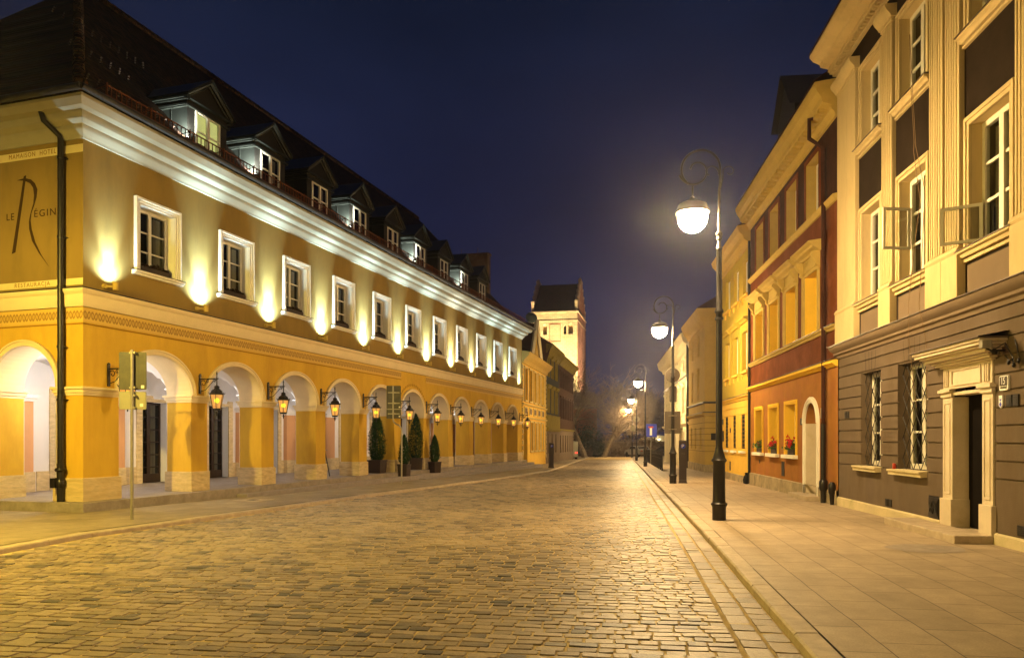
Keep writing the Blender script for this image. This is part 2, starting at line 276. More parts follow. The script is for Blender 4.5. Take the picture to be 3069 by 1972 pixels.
# ------------------------------------------------------------------ mesh builder
class MB:
    def __init__(s): s.v = []; s.f = []; s.m = []; s.mi = 0; s.cuts = []
    def cut(s): s.cuts.append((len(s.v), len(s.f))); return s
    def add(s, vs, fs):
        o = len(s.v); s.v += [tuple(p) for p in vs]
        for f in fs: s.f.append(tuple(i+o for i in f)); s.m.append(s.mi)
        return s
    def box(s, x0, x1, y0, y1, z0, z1):
        if x0 > x1: x0, x1 = x1, x0
        if y0 > y1: y0, y1 = y1, y0
        if z0 > z1: z0, z1 = z1, z0
        return s.add([(x0,y0,z0),(x1,y0,z0),(x1,y1,z0),(x0,y1,z0),(x0,y0,z1),(x1,y0,z1),(x1,y1,z1),(x0,y1,z1)],
              [(0,3,2,1),(4,5,6,7),(0,1,5,4),(1,2,6,5),(2,3,7,6),(3,0,4,7)])
    def quad(s, a, b, c, d): return s.add([a, b, c, d], [(0, 1, 2, 3)])
    def poly(s, ps): return s.add(ps, [tuple(range(len(ps)))])
    def tube(s, pts, r, n=8, cap=True):
        pts = [Vector(p) for p in pts]
        rs = r if isinstance(r, (list, tuple)) else [r]*len(pts)
        prev = None; rings = []
        for i, p in enumerate(pts):
            d = (pts[min(i+1, len(pts)-1)] - pts[max(i-1, 0)])
            if d.length < 1e-9: d = Vector((0, 0, 1))
            d.normalize()
            if prev is None:
                a = Vector((1, 0, 0)) if abs(d.x) < .8 else Vector((0, 1, 0))
                u = d.cross(a).normalized()
            else:
                u = prev - d*prev.dot(d)
                u = u.normalized() if u.length > 1e-6 else d.orthogonal().normalized()
            prev = u; w = d.cross(u)
            rings.append([p + (u*math.cos(2*math.pi*k/n) + w*math.sin(2*math.pi*k/n))*rs[i] for k in range(n)])
        vs = [q for rg in rings for q in rg]; fs = []
        for i in range(len(rings)-1):
            for k in range(n):
                a = i*n+k; b = i*n+(k+1) % n
                fs.append((a, b, b+n, a+n))
        if cap: fs.append(tuple(range(n))[::-1]); fs.append(tuple((len(rings)-1)*n+k for k in range(n)))
        return s.add(vs, fs)
    def lathe(s, prof, c=(0, 0, 0), n=20, a0=0.):
        vs = []; fs = []
        for (r, z) in prof:
            for k in range(n):
                a = a0+2*math.pi*k/n; vs.append((c[0]+r*math.cos(a), c[1]+r*math.sin(a), c[2]+z))
        for i in range(len(prof)-1):
            for k in range(n):
                a = i*n+k; b = i*n+(k+1) % n; fs.append((a, b, b+n, a+n))
        fs.append(tuple(range(n))[::-1]); fs.append(tuple((len(prof)-1)*n+k for k in range(n)))
        return s.add(vs, fs)
    def sphere(s, c, r, n=16, m=10, sz=1.):
        return s.lathe([(max(1e-4, r*math.sin(math.pi*i/m)), -r*sz*math.cos(math.pi*i/m)) for i in range(m+1)], c, n)
    def ext(s, prof, x0, x1, m0=0., m1=0.):
        """closed profile of (y,z) pulled along x; m0/m1 mitre the ends"""
        n = len(prof); vs = [(x0+m0*y, y, z) for y, z in prof]+[(x1+m1*y, y, z) for y, z in prof]
        fs = [(i, (i+1) % n, n+(i+1) % n, n+i) for i in range(n)]
        fs.append(tuple(range(n))[::-1]); fs.append(tuple(range(n, 2*n)))
        return s.add(vs, fs)
    def wall(s, x0, x1, z0, z1, ops, y=0., depth=.3, arches=(), mr=None):
        """wall face at y with rectangular and arched openings and their reveals. arch=(a,b,zfoot,zimp,rise)"""
        allo = [(a, b, c, d) for a, b, c, d in ops] + [(a, b, c, e+f) for a, b, c, e, f in arches]
        xs = sorted({x0, x1, *[o[0] for o in allo], *[o[1] for o in allo]}); xs = [x for x in xs if x0 <= x <= x1]
        zs = sorted({z0, z1, *[o[2] for o in allo], *[o[3] for o in allo]}); zs = [z for z in zs if z0 <= z <= z1]
        for i in range(len(xs)-1):
            for j in range(len(zs)-1):
                cx = (xs[i]+xs[i+1])/2; cz = (zs[j]+zs[j+1])/2
                if any(o[0] < cx < o[1] and o[2] < cz < o[3] for o in allo): continue
                s.quad((xs[i], y, zs[j]), (xs[i+1], y, zs[j]), (xs[i+1], y, zs[j+1]), (xs[i], y, zs[j+1]))
        k = s.mi
        for a, b, c, d in ops:
            if mr is not None: s.mi = mr
            Y = y+depth
            s.quad((a,y,c),(a,Y,c),(a,Y,d),(a,y,d)); s.quad((b,y,c),(b,y,d),(b,Y,d),(b,Y,c))
            s.quad((a,y,d),(a,Y,d),(b,Y,d),(b,y,d)); s.quad((a,y,c),(b,y,c),(b,Y,c),(a,Y,c))
            s.mi = k
        for a, b, c, e, f in arches:
            n = 24; P = []
            for i in range(n+1):
                t = math.pi*i/n; P.append(((a+b)/2-(b-a)/2*math.cos(t), e+f*math.sin(t)))
            for i in range(n):
                (xa, za), (xb, zb) = P[i], P[i+1]
                s.quad((xa,y,za),(xb,y,zb),(xb,y,e+f),(xa,y,e+f))
            if mr is not None: s.mi = mr
            Y = y+depth
            for i in range(n):
                (xa, za), (xb, zb) = P[i], P[i+1]
                s.quad((xa,y,za),(xa,Y,za),(xb,Y,zb),(xb,y,zb))
            s.quad((a,y,c),(a,Y,c),(a,Y,e),(a,y,e)); s.quad((b,y,c),(b,y,e),(b,Y,e),(b,Y,c))
            s.mi = k
        return s
    def archband(s, a, b, zi, rise, w, y0, y1, wr=None):
        """raised band round an arch from y0 (front) back to y1"""
        n = 28; wr = w if wr is None else wr; I = []; O = []
        cx = (a+b)/2; h = (b-a)/2
        for i in range(n+1):
            t = math.pi*i/n; I.append((cx-h*math.cos(t), zi+rise*math.sin(t))); O.append((cx-(h+w)*math.cos(t), zi+(rise+wr)*math.sin(t)))
        for i in range(n):
            p, q, r, t = I[i], I[i+1], O[i+1], O[i]
            s.quad((p[0],y0,p[1]),(q[0],y0,q[1]),(r[0],y0,r[1]),(t[0],y0,t[1]))
            s.quad((t[0],y0,t[1]),(r[0],y0,r[1]),(r[0],y1,r[1]),(t[0],y1,t[1]))
            s.quad((p[0],y0,p[1]),(p[0],y1,p[1]),(q[0],y1,q[1]),(q[0],y0,q[1]))
        return s
    def build(s, name, mats, parent=None, smooth=False, loc=None, rotz=None, bevel=0.):
        if s.cuts:      # each piece an object of its own
            cs = [c for c in s.cuts]+[(len(s.v), len(s.f))]
            if cs[0] != (0, 0): cs = [(0, 0)]+cs
            s.cuts = []; o = None
            for (va, fa), (vb_, fb_) in zip(cs, cs[1:]):
                if fb_ == fa: continue
                q = MB(); q.v = s.v[va:vb_]; q.f = [tuple(i-va for i in f) for f in s.f[fa:fb_]]; q.m = s.m[fa:fb_]
                o = q.build(name, mats, parent, smooth, loc, rotz, bevel)
            return o
        me = bpy.data.meshes.new(name); me.from_pydata(s.v, [], s.f)
        if isinstance(mats, str): mats = [mats]
        for m in mats: me.materials.append(MATS[m])
        if len(mats) > 1: me.polygons.foreach_set('material_index', s.m)
        if smooth: me.polygons.foreach_set('use_smooth', [True]*len(s.f))
        me.update(); o = bpy.data.objects.new(name, me); COL.objects.link(o)
        if parent: o.parent = parent
        if loc is not None: o.location = loc
        if rotz is not None: o.rotation_euler = (0, 0, rotz)
        if smooth:
            try: me.set_sharp_from_angle(angle=R(38))
            except Exception: pass
        if bevel:
            b = o.modifiers.new('edge', 'BEVEL'); b.width = bevel; b.segments = 2; b.limit_method = 'ANGLE'
        return o
def tag(o, label, cat, group=None):
    o['label'] = label; o['category'] = cat; o['kind'] = 'thing'
    if group: o['group'] = group
    return o
def struct(o, kind='structure'): o['kind'] = kind; return o
def thing(name, label, cat, loc=(0,0,0), rotz=0., group=None):
    o = bpy.data.objects.new(name, None); COL.objects.link(o); o.empty_display_size = .2
    o.location = loc; o.rotation_euler = (0, 0, rotz)
    return tag(o, label, cat, group)
def copy_tree(o, parent=None):
    c = o.copy(); COL.objects.link(c)
    if parent: c.parent = parent
    for ch in [q for q in o.children]: copy_tree(ch, c)
    return c
def light(name, kind, loc, energy, col, parent=None, **kw):
    d = bpy.data.lights.new(name, kind); d.energy = energy; d.color = col
    for k, v in kw.items(): setattr(d, k, v)
    o = bpy.data.objects.new(name, d); COL.objects.link(o); o.location = loc
    if parent: o.parent = parent
    return o
def text(name, body, size, mat_, parent, loc, rot, ext=.004, sx=1., spacing=1., align='CENTER'):
    c = bpy.data.curves.new(name, 'FONT'); c.body = body; c.size = size; c.extrude = ext; c.align_x = align; c.align_y = 'CENTER'; c.space_character = spacing
    o = bpy.data.objects.new(name, c); COL.objects.link(o); bpy.context.view_layer.update()
    me = bpy.data.meshes.new_from_object(o); bpy.data.objects.remove(o)
    me.materials.clear(); me.materials.append(MATS[mat_])
    o = bpy.data.objects.new(name, me); COL.objects.link(o); o.parent = parent; o.location = loc; o.rotation_euler = rot; o.scale = (sx, 1, 1)
    return o
def window(par, x0, x1, z0, z1, y, cols=2, rows=3, fm='wood_white', fw=.06, mw=.03, back='curtain', name='window', room=.35, mull=.09):
    """frame with muntins, a pane of glass and what hangs behind it; y = plane of the frame, going in"""
    f = MB()
    f.box(x0, x0+fw, y, y+.07, z0, z1); f.box(x1-fw, x1, y, y+.07, z0, z1)
    f.box(x0+fw, x1-fw, y, y+.07, z1-fw, z1); f.box(x0+fw, x1-fw, y, y+.07, z0, z0+fw*1.2)
    ix0, ix1, iz0, iz1 = x0+fw, x1-fw, z0+fw*1.2, z1-fw
    w = (ix1-ix0)/cols
    for c in range(1, cols):
        f.box(ix0+w*c-mull/2, ix0+w*c+mull/2, y-.012, y+.06, iz0, iz1)
    for c in range(cols):
        a = ix0+w*c+(mull/2 if c else 0); b = ix0+w*(c+1)-(mull/2 if c < cols-1 else 0)
        for r in range(1, rows):
            z = iz0+(iz1-iz0)*r/rows; f.box(a, b, y+.012, y+.05, z-mw/2, z+mw/2)
    o = f.build(name, fm, par)
    MB().quad((ix0, y+.03, iz0), (ix1, y+.03, iz0), (ix1, y+.03, iz1), (ix0, y+.03, iz1)).build('pane', 'window_glass', o)
    if back == 'curtain':
        c = MB(); n = 10; cw = (ix1-ix0)*.24
        for a, b in ((ix0, ix0+cw), (ix1-cw, ix1)):
            for i in range(n):
                xa = a+(b-a)*i/n; xb = a+(b-a)*(i+1)/n; ya = y+.16+.025*(i % 2); yb = y+.16+.025*((i+1) % 2)
                c.quad((xa, ya, iz0), (xb, yb, iz0), (xb, yb, iz1), (xa, ya, iz1))
        c.build('curtain', 'curtain', o)
        b = MB(); b.mi = 0
        b.quad((x0, y+room, z0), (x1, y+room, z0), (x1, y+room, z1), (x0, y+room, z1)); b.quad((x0,y+.08,z0),(x0,y+room,z0),(x0,y+room,z1),(x0,y+.08,z1)); b.quad((x1,y+.08,z0),(x1,y+room,z0),(x1,y+room,z1),(x1,y+.08,z1)); b.quad((x0,y+.08,z1),(x1,y+.08,z1),(x1,y+room,z1),(x0,y+room,z1))
        b.build('dark_room', 'room_dark', o)
    elif back:
        MB().quad((x0, y+.12, z0), (x1, y+.12, z0), (x1, y+.12, z1), (x0, y+.12, z1)).build('blind', back, o)
    return o

# ------------------------------------------------------------------ ground, road, pavements
def strip(name, left, right, z, m, nseg=2):
    """sheet between two polylines (x(Y)) sampled at the same Ys; z(Y) offset above g"""
    mb = MB()
    for i in range(len(left)-1):
        (xa, ya), (xb, yb) = left[i], left[i+1]; (xc, yc), (xd, yd) = right[i], right[i+1]
        mb.quad((xa, ya, g(ya)+z), (xc, yc, g(yc)+z), (xd, yd, g(yd)+z), (xb, yb, g(yb)+z))
    return struct(mb.build(name, m))
LK = [(-9.6,-8), (-8.9,-2), (-8.3,4), (-7.9,8), (-7.55,11), (-7.3,12.8), (-6.85,14.3), (-5.85,17.8), (-4.45,23), (-1.4,32.4), (.25,37.8), (2.35,46), (3.5,53), (5.0,64), (6.9,77), (7.9,84), (9.4,93), (11,105)]
def lkx(Y):
    for (xa, ya), (xb, yb) in zip(LK, LK[1:]):
        if Y <= yb: return xa+(xb-xa)*(Y-ya)/(yb-ya)
    return LK[-1][0]
def rkx(Y): return 1.436+.146*Y
YS = sorted(set([-8,-4,0,4,8,11,12,13,14,15,16,18,20,22,25,28,32,36,40,45,50,55,60,66,72,78,84,90,96,105]+[13]))
gm = MB()
for ya, yb in ((-60,13),(13,93),(93,900)):
    gm.quad((-600,ya,g(ya)-.30),(600,ya,g(ya)-.30),(600,yb,g(yb)-.30),(-600,yb,g(yb)-.30))
struct(gm.build('ground', 'ground_mat'))
strip('road', [(lkx(y)-.05, y) for y in YS], [(rkx(y)+.05, y) for y in YS], -.0945, 'sand_joint')
strip('pavement_left', [(-60, y) for y in YS], [(lkx(y)-.22, y) for y in YS], 0, 'paving_left')
strip('pavement_right', [(rkx(y)+.217, y) for y in YS], [(60, y) for y in YS], 0, 'paving_right')
# kerbs: separate stones, slightly uneven
def kerb(name, fx, side, w, y0, y1, top):
    mb = MB(); y = y0
    while y < y1:
        ln = random.uniform(.85, 1.1); yb = min(y+ln-.012, y1); dz = random.uniform(-.006, .006); dx = random.uniform(-.008, .008)
        def P(Y, o, z): return (fx(Y)+dx+side*o, Y, g(Y)+z+dz)
        c = .02
        A = [P(y,0,-.16), P(y,0,top-c), P(y,c,top), P(y,w,top), P(y,w,-.16)]; B = [P(yb,0,-.16), P(yb,0,top-c), P(yb,c,top), P(yb,w,top), P(yb,w,-.16)]
        mb.add(A+B, [(0,1,6,5),(1,2,7,6),(2,3,8,7),(3,4,9,8),(0,4,3,2,1),(5,6,7,8,9)]); y += ln
    return struct(mb.build(name, 'kerb_stone'))
kerb('kerb_right', rkx, 1, .2, -5, 100, .006)
kerb('kerb_left', lkx, -1, .24, -6, 100, -.012)
# setts: every stone is a small rounded block
def setts():
    V = []; F = []; n = 0
    def stone(cx, cy, hl, hw, ang, h, tx, ty, rag):
        nonlocal n
        ca, sa = math.cos(ang), math.sin(ang)
        zb = g(cy)-.118
        rings = ((1.0, 0.0), (1.0, h*.8), (.95, h*.985))
        for k, (s, z) in enumerate(rings):
            for i, (a, b) in enumerate(((-1,-1),(-.1,-1.04),(1,-1),(1.05,.05),(1,1),(.1,1.04),(-1,1),(-1.05,-.05))):
                lx = a*(hl-(1-s)*hw*1.0)*rag[i]; ly = b*hw*(1-(1-s)*1.3)*rag[i-3]
                V.append((cx+lx*ca-ly*sa, cy+lx*sa+ly*ca, zb+z+lx*tx+ly*ty))
        V.append((cx, cy, zb+h))
        for k in range(2):
            for i in range(8):
                j = (i+1) % 8; F.append((n+k*8+i, n+k*8+j, n+k*8+8+j, n+k*8+8+i))
        for i in range(8): F.append((n+16+i, n+16+(i+1) % 8, n+24))
        n += 25
    rd = random.Random(3)
    u = Vector((.146, 1, 0)).normalized(); w = Vector((u.y, -u.x, 0))   # along street, across to the right
    ang0 = math.atan2(w.y, w.x)
    s = 2.0
    while s < 84:
        pitch = .132 if s < 26 else (.16 if s < 50 else .24)
        pitch *= rd.uniform(.93, 1.08)
        # the right-hand end of the row is the gutter line, .46 m from the kerb
        base = Vector((1.436, 0, 0))+u*s - w*.47
        t = 0.0; wave = rd.uniform(-.01, .01)
        while t < 30:
            ln = rd.uniform(.13, .27)*(1 if s < 30 else 1.5)
            c = base - w*(t+ln/2)
            if c.x-.1 < lkx(c.y): break
            if abs(c.x/ max(c.y, .1)) < .72 + .6/max(c.y, 1) and c.y > 1.5:
                dy = .018*math.sin(c.x*1.7+s*.6)+wave
                stone(c.x, c.y+dy, ln/2-.011, pitch/2-rd.uniform(.008, .014), ang0+rd.uniform(-.035, .035), rd.uniform(.029, .037), rd.uniform(-.028, .028), rd.uniform(-.028, .028),
                      [rd.uniform(.94, 1.03) for _ in range(8)])
            t += ln
        s += pitch
    me = bpy.data.meshes.new('road_setts'); me.from_pydata(V, [], F); me.materials.append(M['setts'])
    me.update()
    o = bpy.data.objects.new('road_setts', me); COL.objects.link(o); struct(o)
    V.clear(); F.clear(); n = 0
    for row in range(2):
        s = 2.0+row*.1
        while s < 90:
            ln = rd.uniform(.2, .34)
            c = Vector((1.436, 0, 0))+u*(s+ln/2)-w*(.11+.225*row)
            stone(c.x, c.y, ln/2-.01, .098, ang0+math.pi/2+rd.uniform(-.02, .02), rd.uniform(.026, .033), rd.uniform(-.02, .02), rd.uniform(-.02, .02), [rd.uniform(.96, 1.02) for _ in range(8)])
            s += ln
    me = bpy.data.meshes.new('gutter_setts'); me.from_pydata(V, [], F); me.materials.append(M['gutter_setts'])
    me.update()
    o = bpy.data.objects.new('gutter', me); COL.objects.link(o); struct(o)
setts()

# ------------------------------------------------------------------ the arcaded hotel on the left
HP = Vector((-9.74, 16.9, 0)); HR = math.atan2(.9563, .2923)
def Hw(t, d, z=0): return HP + Vector((.2923*t-.9563*d, .9563*t+.2923*d, z))
LEN = 35.6; PIT = 3.11
AX = [.70+PIT*k for k in range(12)]           # pillar axes
BX = [2.25+PIT*k for k in range(11)]          # bay axes
hotel = thing('hotel_building', 'long two storey yellow building with arcade, white cornice and dark dormered roof', 'building', HP, HR)
arches = [(c-1.235, c+1.235, .18, 2.80, .95) for c in BX]
wins = [(c-.60, c+.60, 5.78, 7.42) for c in BX]
w = MB(); w.wall(0, LEN, .18, 4.60, [], 0, .8, arches, mr=1); w.quad((0,.8,.18),(0,.8,.18),(0,.8,.18),(0,.8,.18))
# back face of the arcade piers
w.mi = 2; w.wall(0, LEN, .18, 4.0, [], .8, .01, arches)
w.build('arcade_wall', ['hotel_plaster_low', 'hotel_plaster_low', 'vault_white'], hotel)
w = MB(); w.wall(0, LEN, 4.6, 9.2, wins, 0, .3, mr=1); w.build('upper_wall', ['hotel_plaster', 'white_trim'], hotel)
# white soffits of the arches (thin lining, proud of the reveal)
w = MB()
for a, b, c, e, f in arches:
    n = 24; w.cut()
    for i in range(n):
        t0 = math.pi*i/n; t1 = math.pi*(i+1)/n; h = (b-a)/2-.006; cx = (a+b)/2; ff = f-.006
        w.quad((cx-h*math.cos(t0), .0, e+ff*math.sin(t0)), (cx-h*math.cos(t0), .8, e+ff*math.sin(t0)), (cx-h*math.cos(t1), .8, e+ff*math.sin(t1)), (cx-h*math.cos(t1), .0, e+ff*math.sin(t1)))
w.build('arch_soffit', 'cream', hotel, smooth=True)
w = MB()
for a, b, c, e, f in arches:
    w.cut(); w.archband(a, b, e, f, .13, -.05, .0); w.archband(a-.09, b+.09, e, f+.09, .04, -.075, .0)
w.build('archivolt', 'cream', hotel, smooth=True)
# pier plinths and capitals
def pier_box(mb, x0, x1, y0, y1, z0, z1, o): mb.box(x0-o, x1+o, y0-o, y1+o, z0, z1)
pl = MB(); cp = MB(); piers = []
for k, x in enumerate(AX):
    x0, x1 = x-.32, x+.32
    if k == 0: x0 = 0.0
    if k == 11: x1 = LEN
    piers.append((x0, x1)); pl.cut(); cp.cut()
    pier_box(pl, x0, x1, 0, .8, .18, .72, .045)
    pier_box(cp, x0, x1, 0, .8, 2.60, 2.66, .025); pier_box(cp, x0, x1, 0, .8, 2.66, 2.74, .055); pier_box(cp, x0, x1, 0, .8, 2.74, 2.80, .09)
pl.build('pier_plinth', 'travertine', hotel, bevel=.01); cp.build('capital', 'cream', hotel, bevel=.008)
# string course with lead flashing, frieze, main cornice; each turns the corner
STR = [(0,4.62),(-.04,4.62),(-.06,4.68),(-.07,4.72),(-.07,4.9),(-.10,4.93),(-.13,4.97),(-.13,5.02),(0,5.02)]
FLA = [(0,5.022),(-.15,5.022),(-.155,5.035),(-.15,5.045),(0,5.075)]
CRN = [(0,8.42),(-.05,8.42),(-.07,8.50),(-.14,8.56),(-.18,8.62),(-.18,8.68),(-.33,8.74),(-.36,8.80),(-.36,8.90),(-.52,8.93),(-.56,8.99),(-.62,9.06),(-.62,9.13),(0,9.18)]
SIDE = R(-90)
def both(prof, name, m, x1=LEN, m1=0., sm=True, back=16.):
    MB().ext(prof, 0, x1, 1, -1 if m1 else 0).build(name, m, hotel, smooth=sm)
    MB().ext(prof, -back, 0, 0, -1).build(name, m, hotel, smooth=sm, rotz=SIDE)
both(STR, 'string_course', 'cream'); both(FLA, 'flashing', 'dark_lead'); both(CRN, 'cornice', 'cornice_paint', m1=1)
MB().ext([(0,4.27),(-.012,4.27),(-.012,4.60),(0,4.60)], .0, 16.6, 1).build('frieze', 'frieze_paint', hotel)
MB().ext([(0,4.27),(-.012,4.27),(-.012,4.60),(0,4.60)], 19.3, LEN, 0).build('frieze', 'frieze_paint', hotel)
MB().ext([(0,4.27),(-.012,4.27),(-.012,4.60),(0,4.60)], -16, 0, 0, -1).build('frieze', 'frieze_paint', hotel, rotz=SIDE)
for za, zb in ((4.22, 4.245),): both([(0,za),(-.014,za),(-.014,zb),(0,zb)], 'frieze_line', 'letter_gold', x1=16.6, sm=False)
# painted scrolls over the entrance arch
ar = MB(); c = BX[5]
for i in range(25):
    t = math.pi*(i+.5)/25; ex = 1.235*1.0+.30; cx0 = c-ex*math.cos(t); cz0 = 2.80+(.95+.30)*math.sin(t)
    ar.tube([(cx0+.055*math.cos(a*1.1)*(1-.12*a/1.2), -.004, cz0+.075*math.sin(a*1.1)*(1-.1*a)) for a in [j*.6 for j in range(9)]], .012, 4)
ar.build('painted_scroll', 'letter_gold', hotel)
# windows with moulded surrounds and sills
for k, c in enumerate(BX):
    s = MB(); a, b, z0, z1 = c-.60, c+.60, 5.78, 7.42
    for o, y in ((.17, -.05), (.10, -.075), (.05, -.05)):
        pass
    for (o0, o1, yy) in ((.0, .06, -.045), (.06, .12, -.065), (.12, .175, -.095)):
        s.box(a-o1, a-o0, yy, 0, z0-.02, z1+o0); s.box(b+o0, b+o1, yy, 0, z0-.02, z1+o0); s.box(a-o1, b+o1, yy, 0, z1+o0, z1+o1)
    s.build('window_surround', 'white_trim', hotel, bevel=.006)
    MB().ext([(.2,5.66),(-.08,5.66),(-.10,5.70),(-.15,5.72),(-.15,5.762),(.28,5.785)], a-.24, b+.24).build('window_sill', 'white_trim', hotel)
    MB().ext([(.0,5.765),(-.165,5.765),(-.165,5.778),(.0,5.79)], a-.25, b+.25).build('sill_flashing', 'dark_lead', hotel)
    window(hotel, a, b, z0, z1, .24, 2, 3, fw=.075, mw=.035, mull=.10, room=.42)
# side wall (toward the camera), in its own frame: x' runs to the corner
w = MB(); sa = [(-2.72, -.76, .18, 2.80, .98), (-6.2, -4.2, .18, 2.8, .98)]
w.wall(-16, 0, .18, 4.6, [], 0, .8, sa, mr=0); w.mi = 1; w.wall(-4.1, -.8, .18, 4.0, [], .8, .01, sa[:1])
w.build('side_arcade_wall', ['hotel_plaster_low', 'vault_white'], hotel, rotz=SIDE)
w = MB(); w.wall(-16, 0, 4.6, 9.2, [(-8.2,-7,5.78,7.42),(-12.2,-11,5.78,7.42)], 0, .3); w.build('side_upper_wall', 'hotel_plaster', hotel, rotz=SIDE)
w = MB(); a, b, c0, e, f = sa[0]; w.archband(a, b, e, f, .14, -.05, 0); w.archband(a-.1, b+.1, e, f+.1, .04, -.075, 0)
w.build('side_archivolt', 'cream', hotel, smooth=True, rotz=SIDE)
w = MB(); n = 24
for i in range(n):
    t0 = math.pi*i/n; t1 = math.pi*(i+1)/n; h = (b-a)/2-.006; cx = (a+b)/2; ff = f-.006
    w.quad((cx-h*math.cos(t0), 0, e+ff*math.sin(t0)), (cx-h*math.cos(t0), .8, e+ff*math.sin(t0)), (cx-h*math.cos(t1), .8, e+ff*math.sin(t1)), (cx-h*math.cos(t1), 0, e+ff*math.sin(t1)))
w.build('side_arch_soffit', 'cream', hotel, smooth=True, rotz=SIDE)
w = MB(); pier_box(w, -4.1, -2.74, 0, .8, .18, .72, .045); w.build('side_pier_plinth', 'travertine', hotel, rotz=SIDE)
w = MB(); pier_box(w, -4.1, -2.74, 0, .8, 2.6, 2.66, .025); pier_box(w, -4.1, -2.74, 0, .8, 2.66, 2.74, .055); pier_box(w, -4.1, -2.74, 0, .8, 2.74, 2.80, .09); w.build('side_capital', 'cream', hotel, rotz=SIDE)
# painted name bands and lettering on the side wall
w = MB(); w.box(-9, 0, -.006, 0, 8.13, 8.31); w.box(-9, 0, -.006, 0, 5.12, 5.27); w.build('painted_band', 'band_pale', hotel, rotz=SIDE)
def sidetext(nm, body, size, m, x, z, wid):
    o = text(nm, body, size, m, hotel, (-.009, -x, z), (R(90), 0, SIDE), .002, 1, 1.25)
    o.scale = (wid/max(v.co.x for v in o.data.vertices)/2, 1, 1); return o
sidetext('lettering', 'MAMAISON  HOTEL', .15, 'letter_gold', -1.50, 8.225, 1.43)
sidetext('lettering', 'RESTAURACJA', .14, 'letter_gold', -1.50, 5.195, 1.08)
sidetext('lettering', 'LE', .23, 'letter_dark', -2.17, 6.82, .24)
sidetext('lettering', '\u00c9GINA', .23, 'letter_dark', -1.01, 6.83, .88)
def flat(name, pts, m):
    mb = MB(); mb.add([(x, -.008, z) for x, z in pts]+[(x, 0, z) for x, z in pts], [tuple(range(len(pts)))]+[(i, (i+1) % len(pts), len(pts)+(i+1) % len(pts), len(pts)+i) for i in range(len(pts))])
    return mb.build(name, m, hotel, rotz=SIDE)
flat('painted_monogram', [(-1.755,7.74),(-1.69,7.76),(-1.71,7.63),(-2.015,5.99),(-2.12,5.96)], 'letter_dark')
FL = [((-1.95,7.67),(-1.95,7.665)),((-1.8,7.69),(-1.8,7.65)),((-1.69,7.69),(-1.69,7.62)),((-1.54,7.65),(-1.56,7.56)),((-1.42,7.55),(-1.47,7.45)),((-1.345,7.4),(-1.44,7.27)),((-1.37,7.22),(-1.465,7.08)),((-1.45,7.02),(-1.535,6.9)),((-1.53,6.86),(-1.58,6.76)),((-1.55,6.7),(-1.60,6.66)),((-1.52,6.5),(-1.59,6.5)),((-1.41,6.18),(-1.505,6.22)),((-1.22,5.86),(-1.29,5.91)),((-1.0,5.59),(-1.005,5.595))]
for (a, b), (c_, d_) in zip(FL, FL[1:]): flat('painted_monogram', [a, c_, d_, b], 'letter_dark')
# one object for the monogram strokes
_mono = [o for o in hotel.children if o.name.startswith('painted_monogram')]
mb = MB()
for o in _mono:
    mb.add([tuple(v.co) for v in o.data.vertices], [tuple(p.vertices) for p in o.data.polygons]); bpy.data.objects.remove(o)
mb.build('painted_monogram', 'letter_dark', hotel, rotz=SIDE)
# drainpipe with cast iron foot
dp = MB(); X = -.52; dp.tube([(X,-.12,8.40),(X,-.12,1.05)], .068, 14)
for z in (8.0, 6.2, 5.06, 3.7, 2.5): dp.lathe([(.08,-.03),(.085,0),(.08,.03)], (X,-.12,z), 14); dp.box(X+.05, X+.1, -.13, 0, z-.01, z+.01)
dp.tube([(X-.22,-.45,9.0),(X-.16,-.42,8.75),(X-.02,-.14,8.5),(X,-.12,8.38)], .06, 12)
dp.tube([(X,-.12,1.05),(X,-.12,0)], .08, 14); dp.lathe([(.09,-.04),(.115,0),(.115,.1),(.09,.14)], (X,-.12,.55), 14); dp.lathe([(.1,-.03),(.125,0),(.1,.05)], (X,-.12,.9), 14); dp.box(X-.16, X-.02, -.26, -.08, .5, .72)
dp.build('drainpipe', 'iron', hotel, smooth=True, rotz=SIDE)
# arcade platform and steps
w = MB(); w.box(-.28, LEN+.3, -.30, 8.0, -.6, .18); w.build('arcade_floor', 'slab_stone', hotel, bevel=.012)
w = MB(); w.box(5.0, LEN+.9, -.66, -.302, -.8, .02); w.box(17.0, LEN+1.8, -1.02, -.662, -.9, -.14); w.build('steps', 'step_stone', hotel, bevel=.012)
# inside of the arcade: groin vaults, inner wall, pilasters, doors
vb = MB()
for c in BX:
    nx, ny = 26, 18
    xs = [c-1.555+3.11*i/nx for i in range(nx+1)]; ys = [.8+3.4*j/ny for j in range(ny+1)]
    P = []
    for y in ys:
        for x in xs:
            u = (x-c)/1.235; v = (y-2.5)/1.7
            zx = 2.8+.95*math.sqrt(max(0, 1-u*u)); zy = 2.8+1.02*math.sqrt(max(0, 1-v*v))
            P.append((x, y, max(zx, zy)))
    vb.add(P, [(j*(nx+1)+i, (j+1)*(nx+1)+i, (j+1)*(nx+1)+i+1, j*(nx+1)+i+1) for j in range(ny) for i in range(nx)])
vb.build('vault', 'vault_white', hotel, smooth=True)
DX = [3.57+3.14*k for k in range(11)]; IW = 4.2
w = MB(); w.wall(-.0, LEN, .18, 4.0, [(x-.55, x+.55, .18, 2.82) for x in DX], IW, .35)
w.quad((LEN, .8, .18), (LEN, IW, .18), (LEN, IW, 4), (LEN, .8, 4)); w.build('arcade_inner_wall', 'vault_white', hotel)
w = MB(); w.box(LEN-.2, LEN-.1, .8, IW, .18, 4); w.build('arcade_end_wall', 'salmon', hotel)
st = MB(); sl = MB(); cb = MB(); pb = MB()
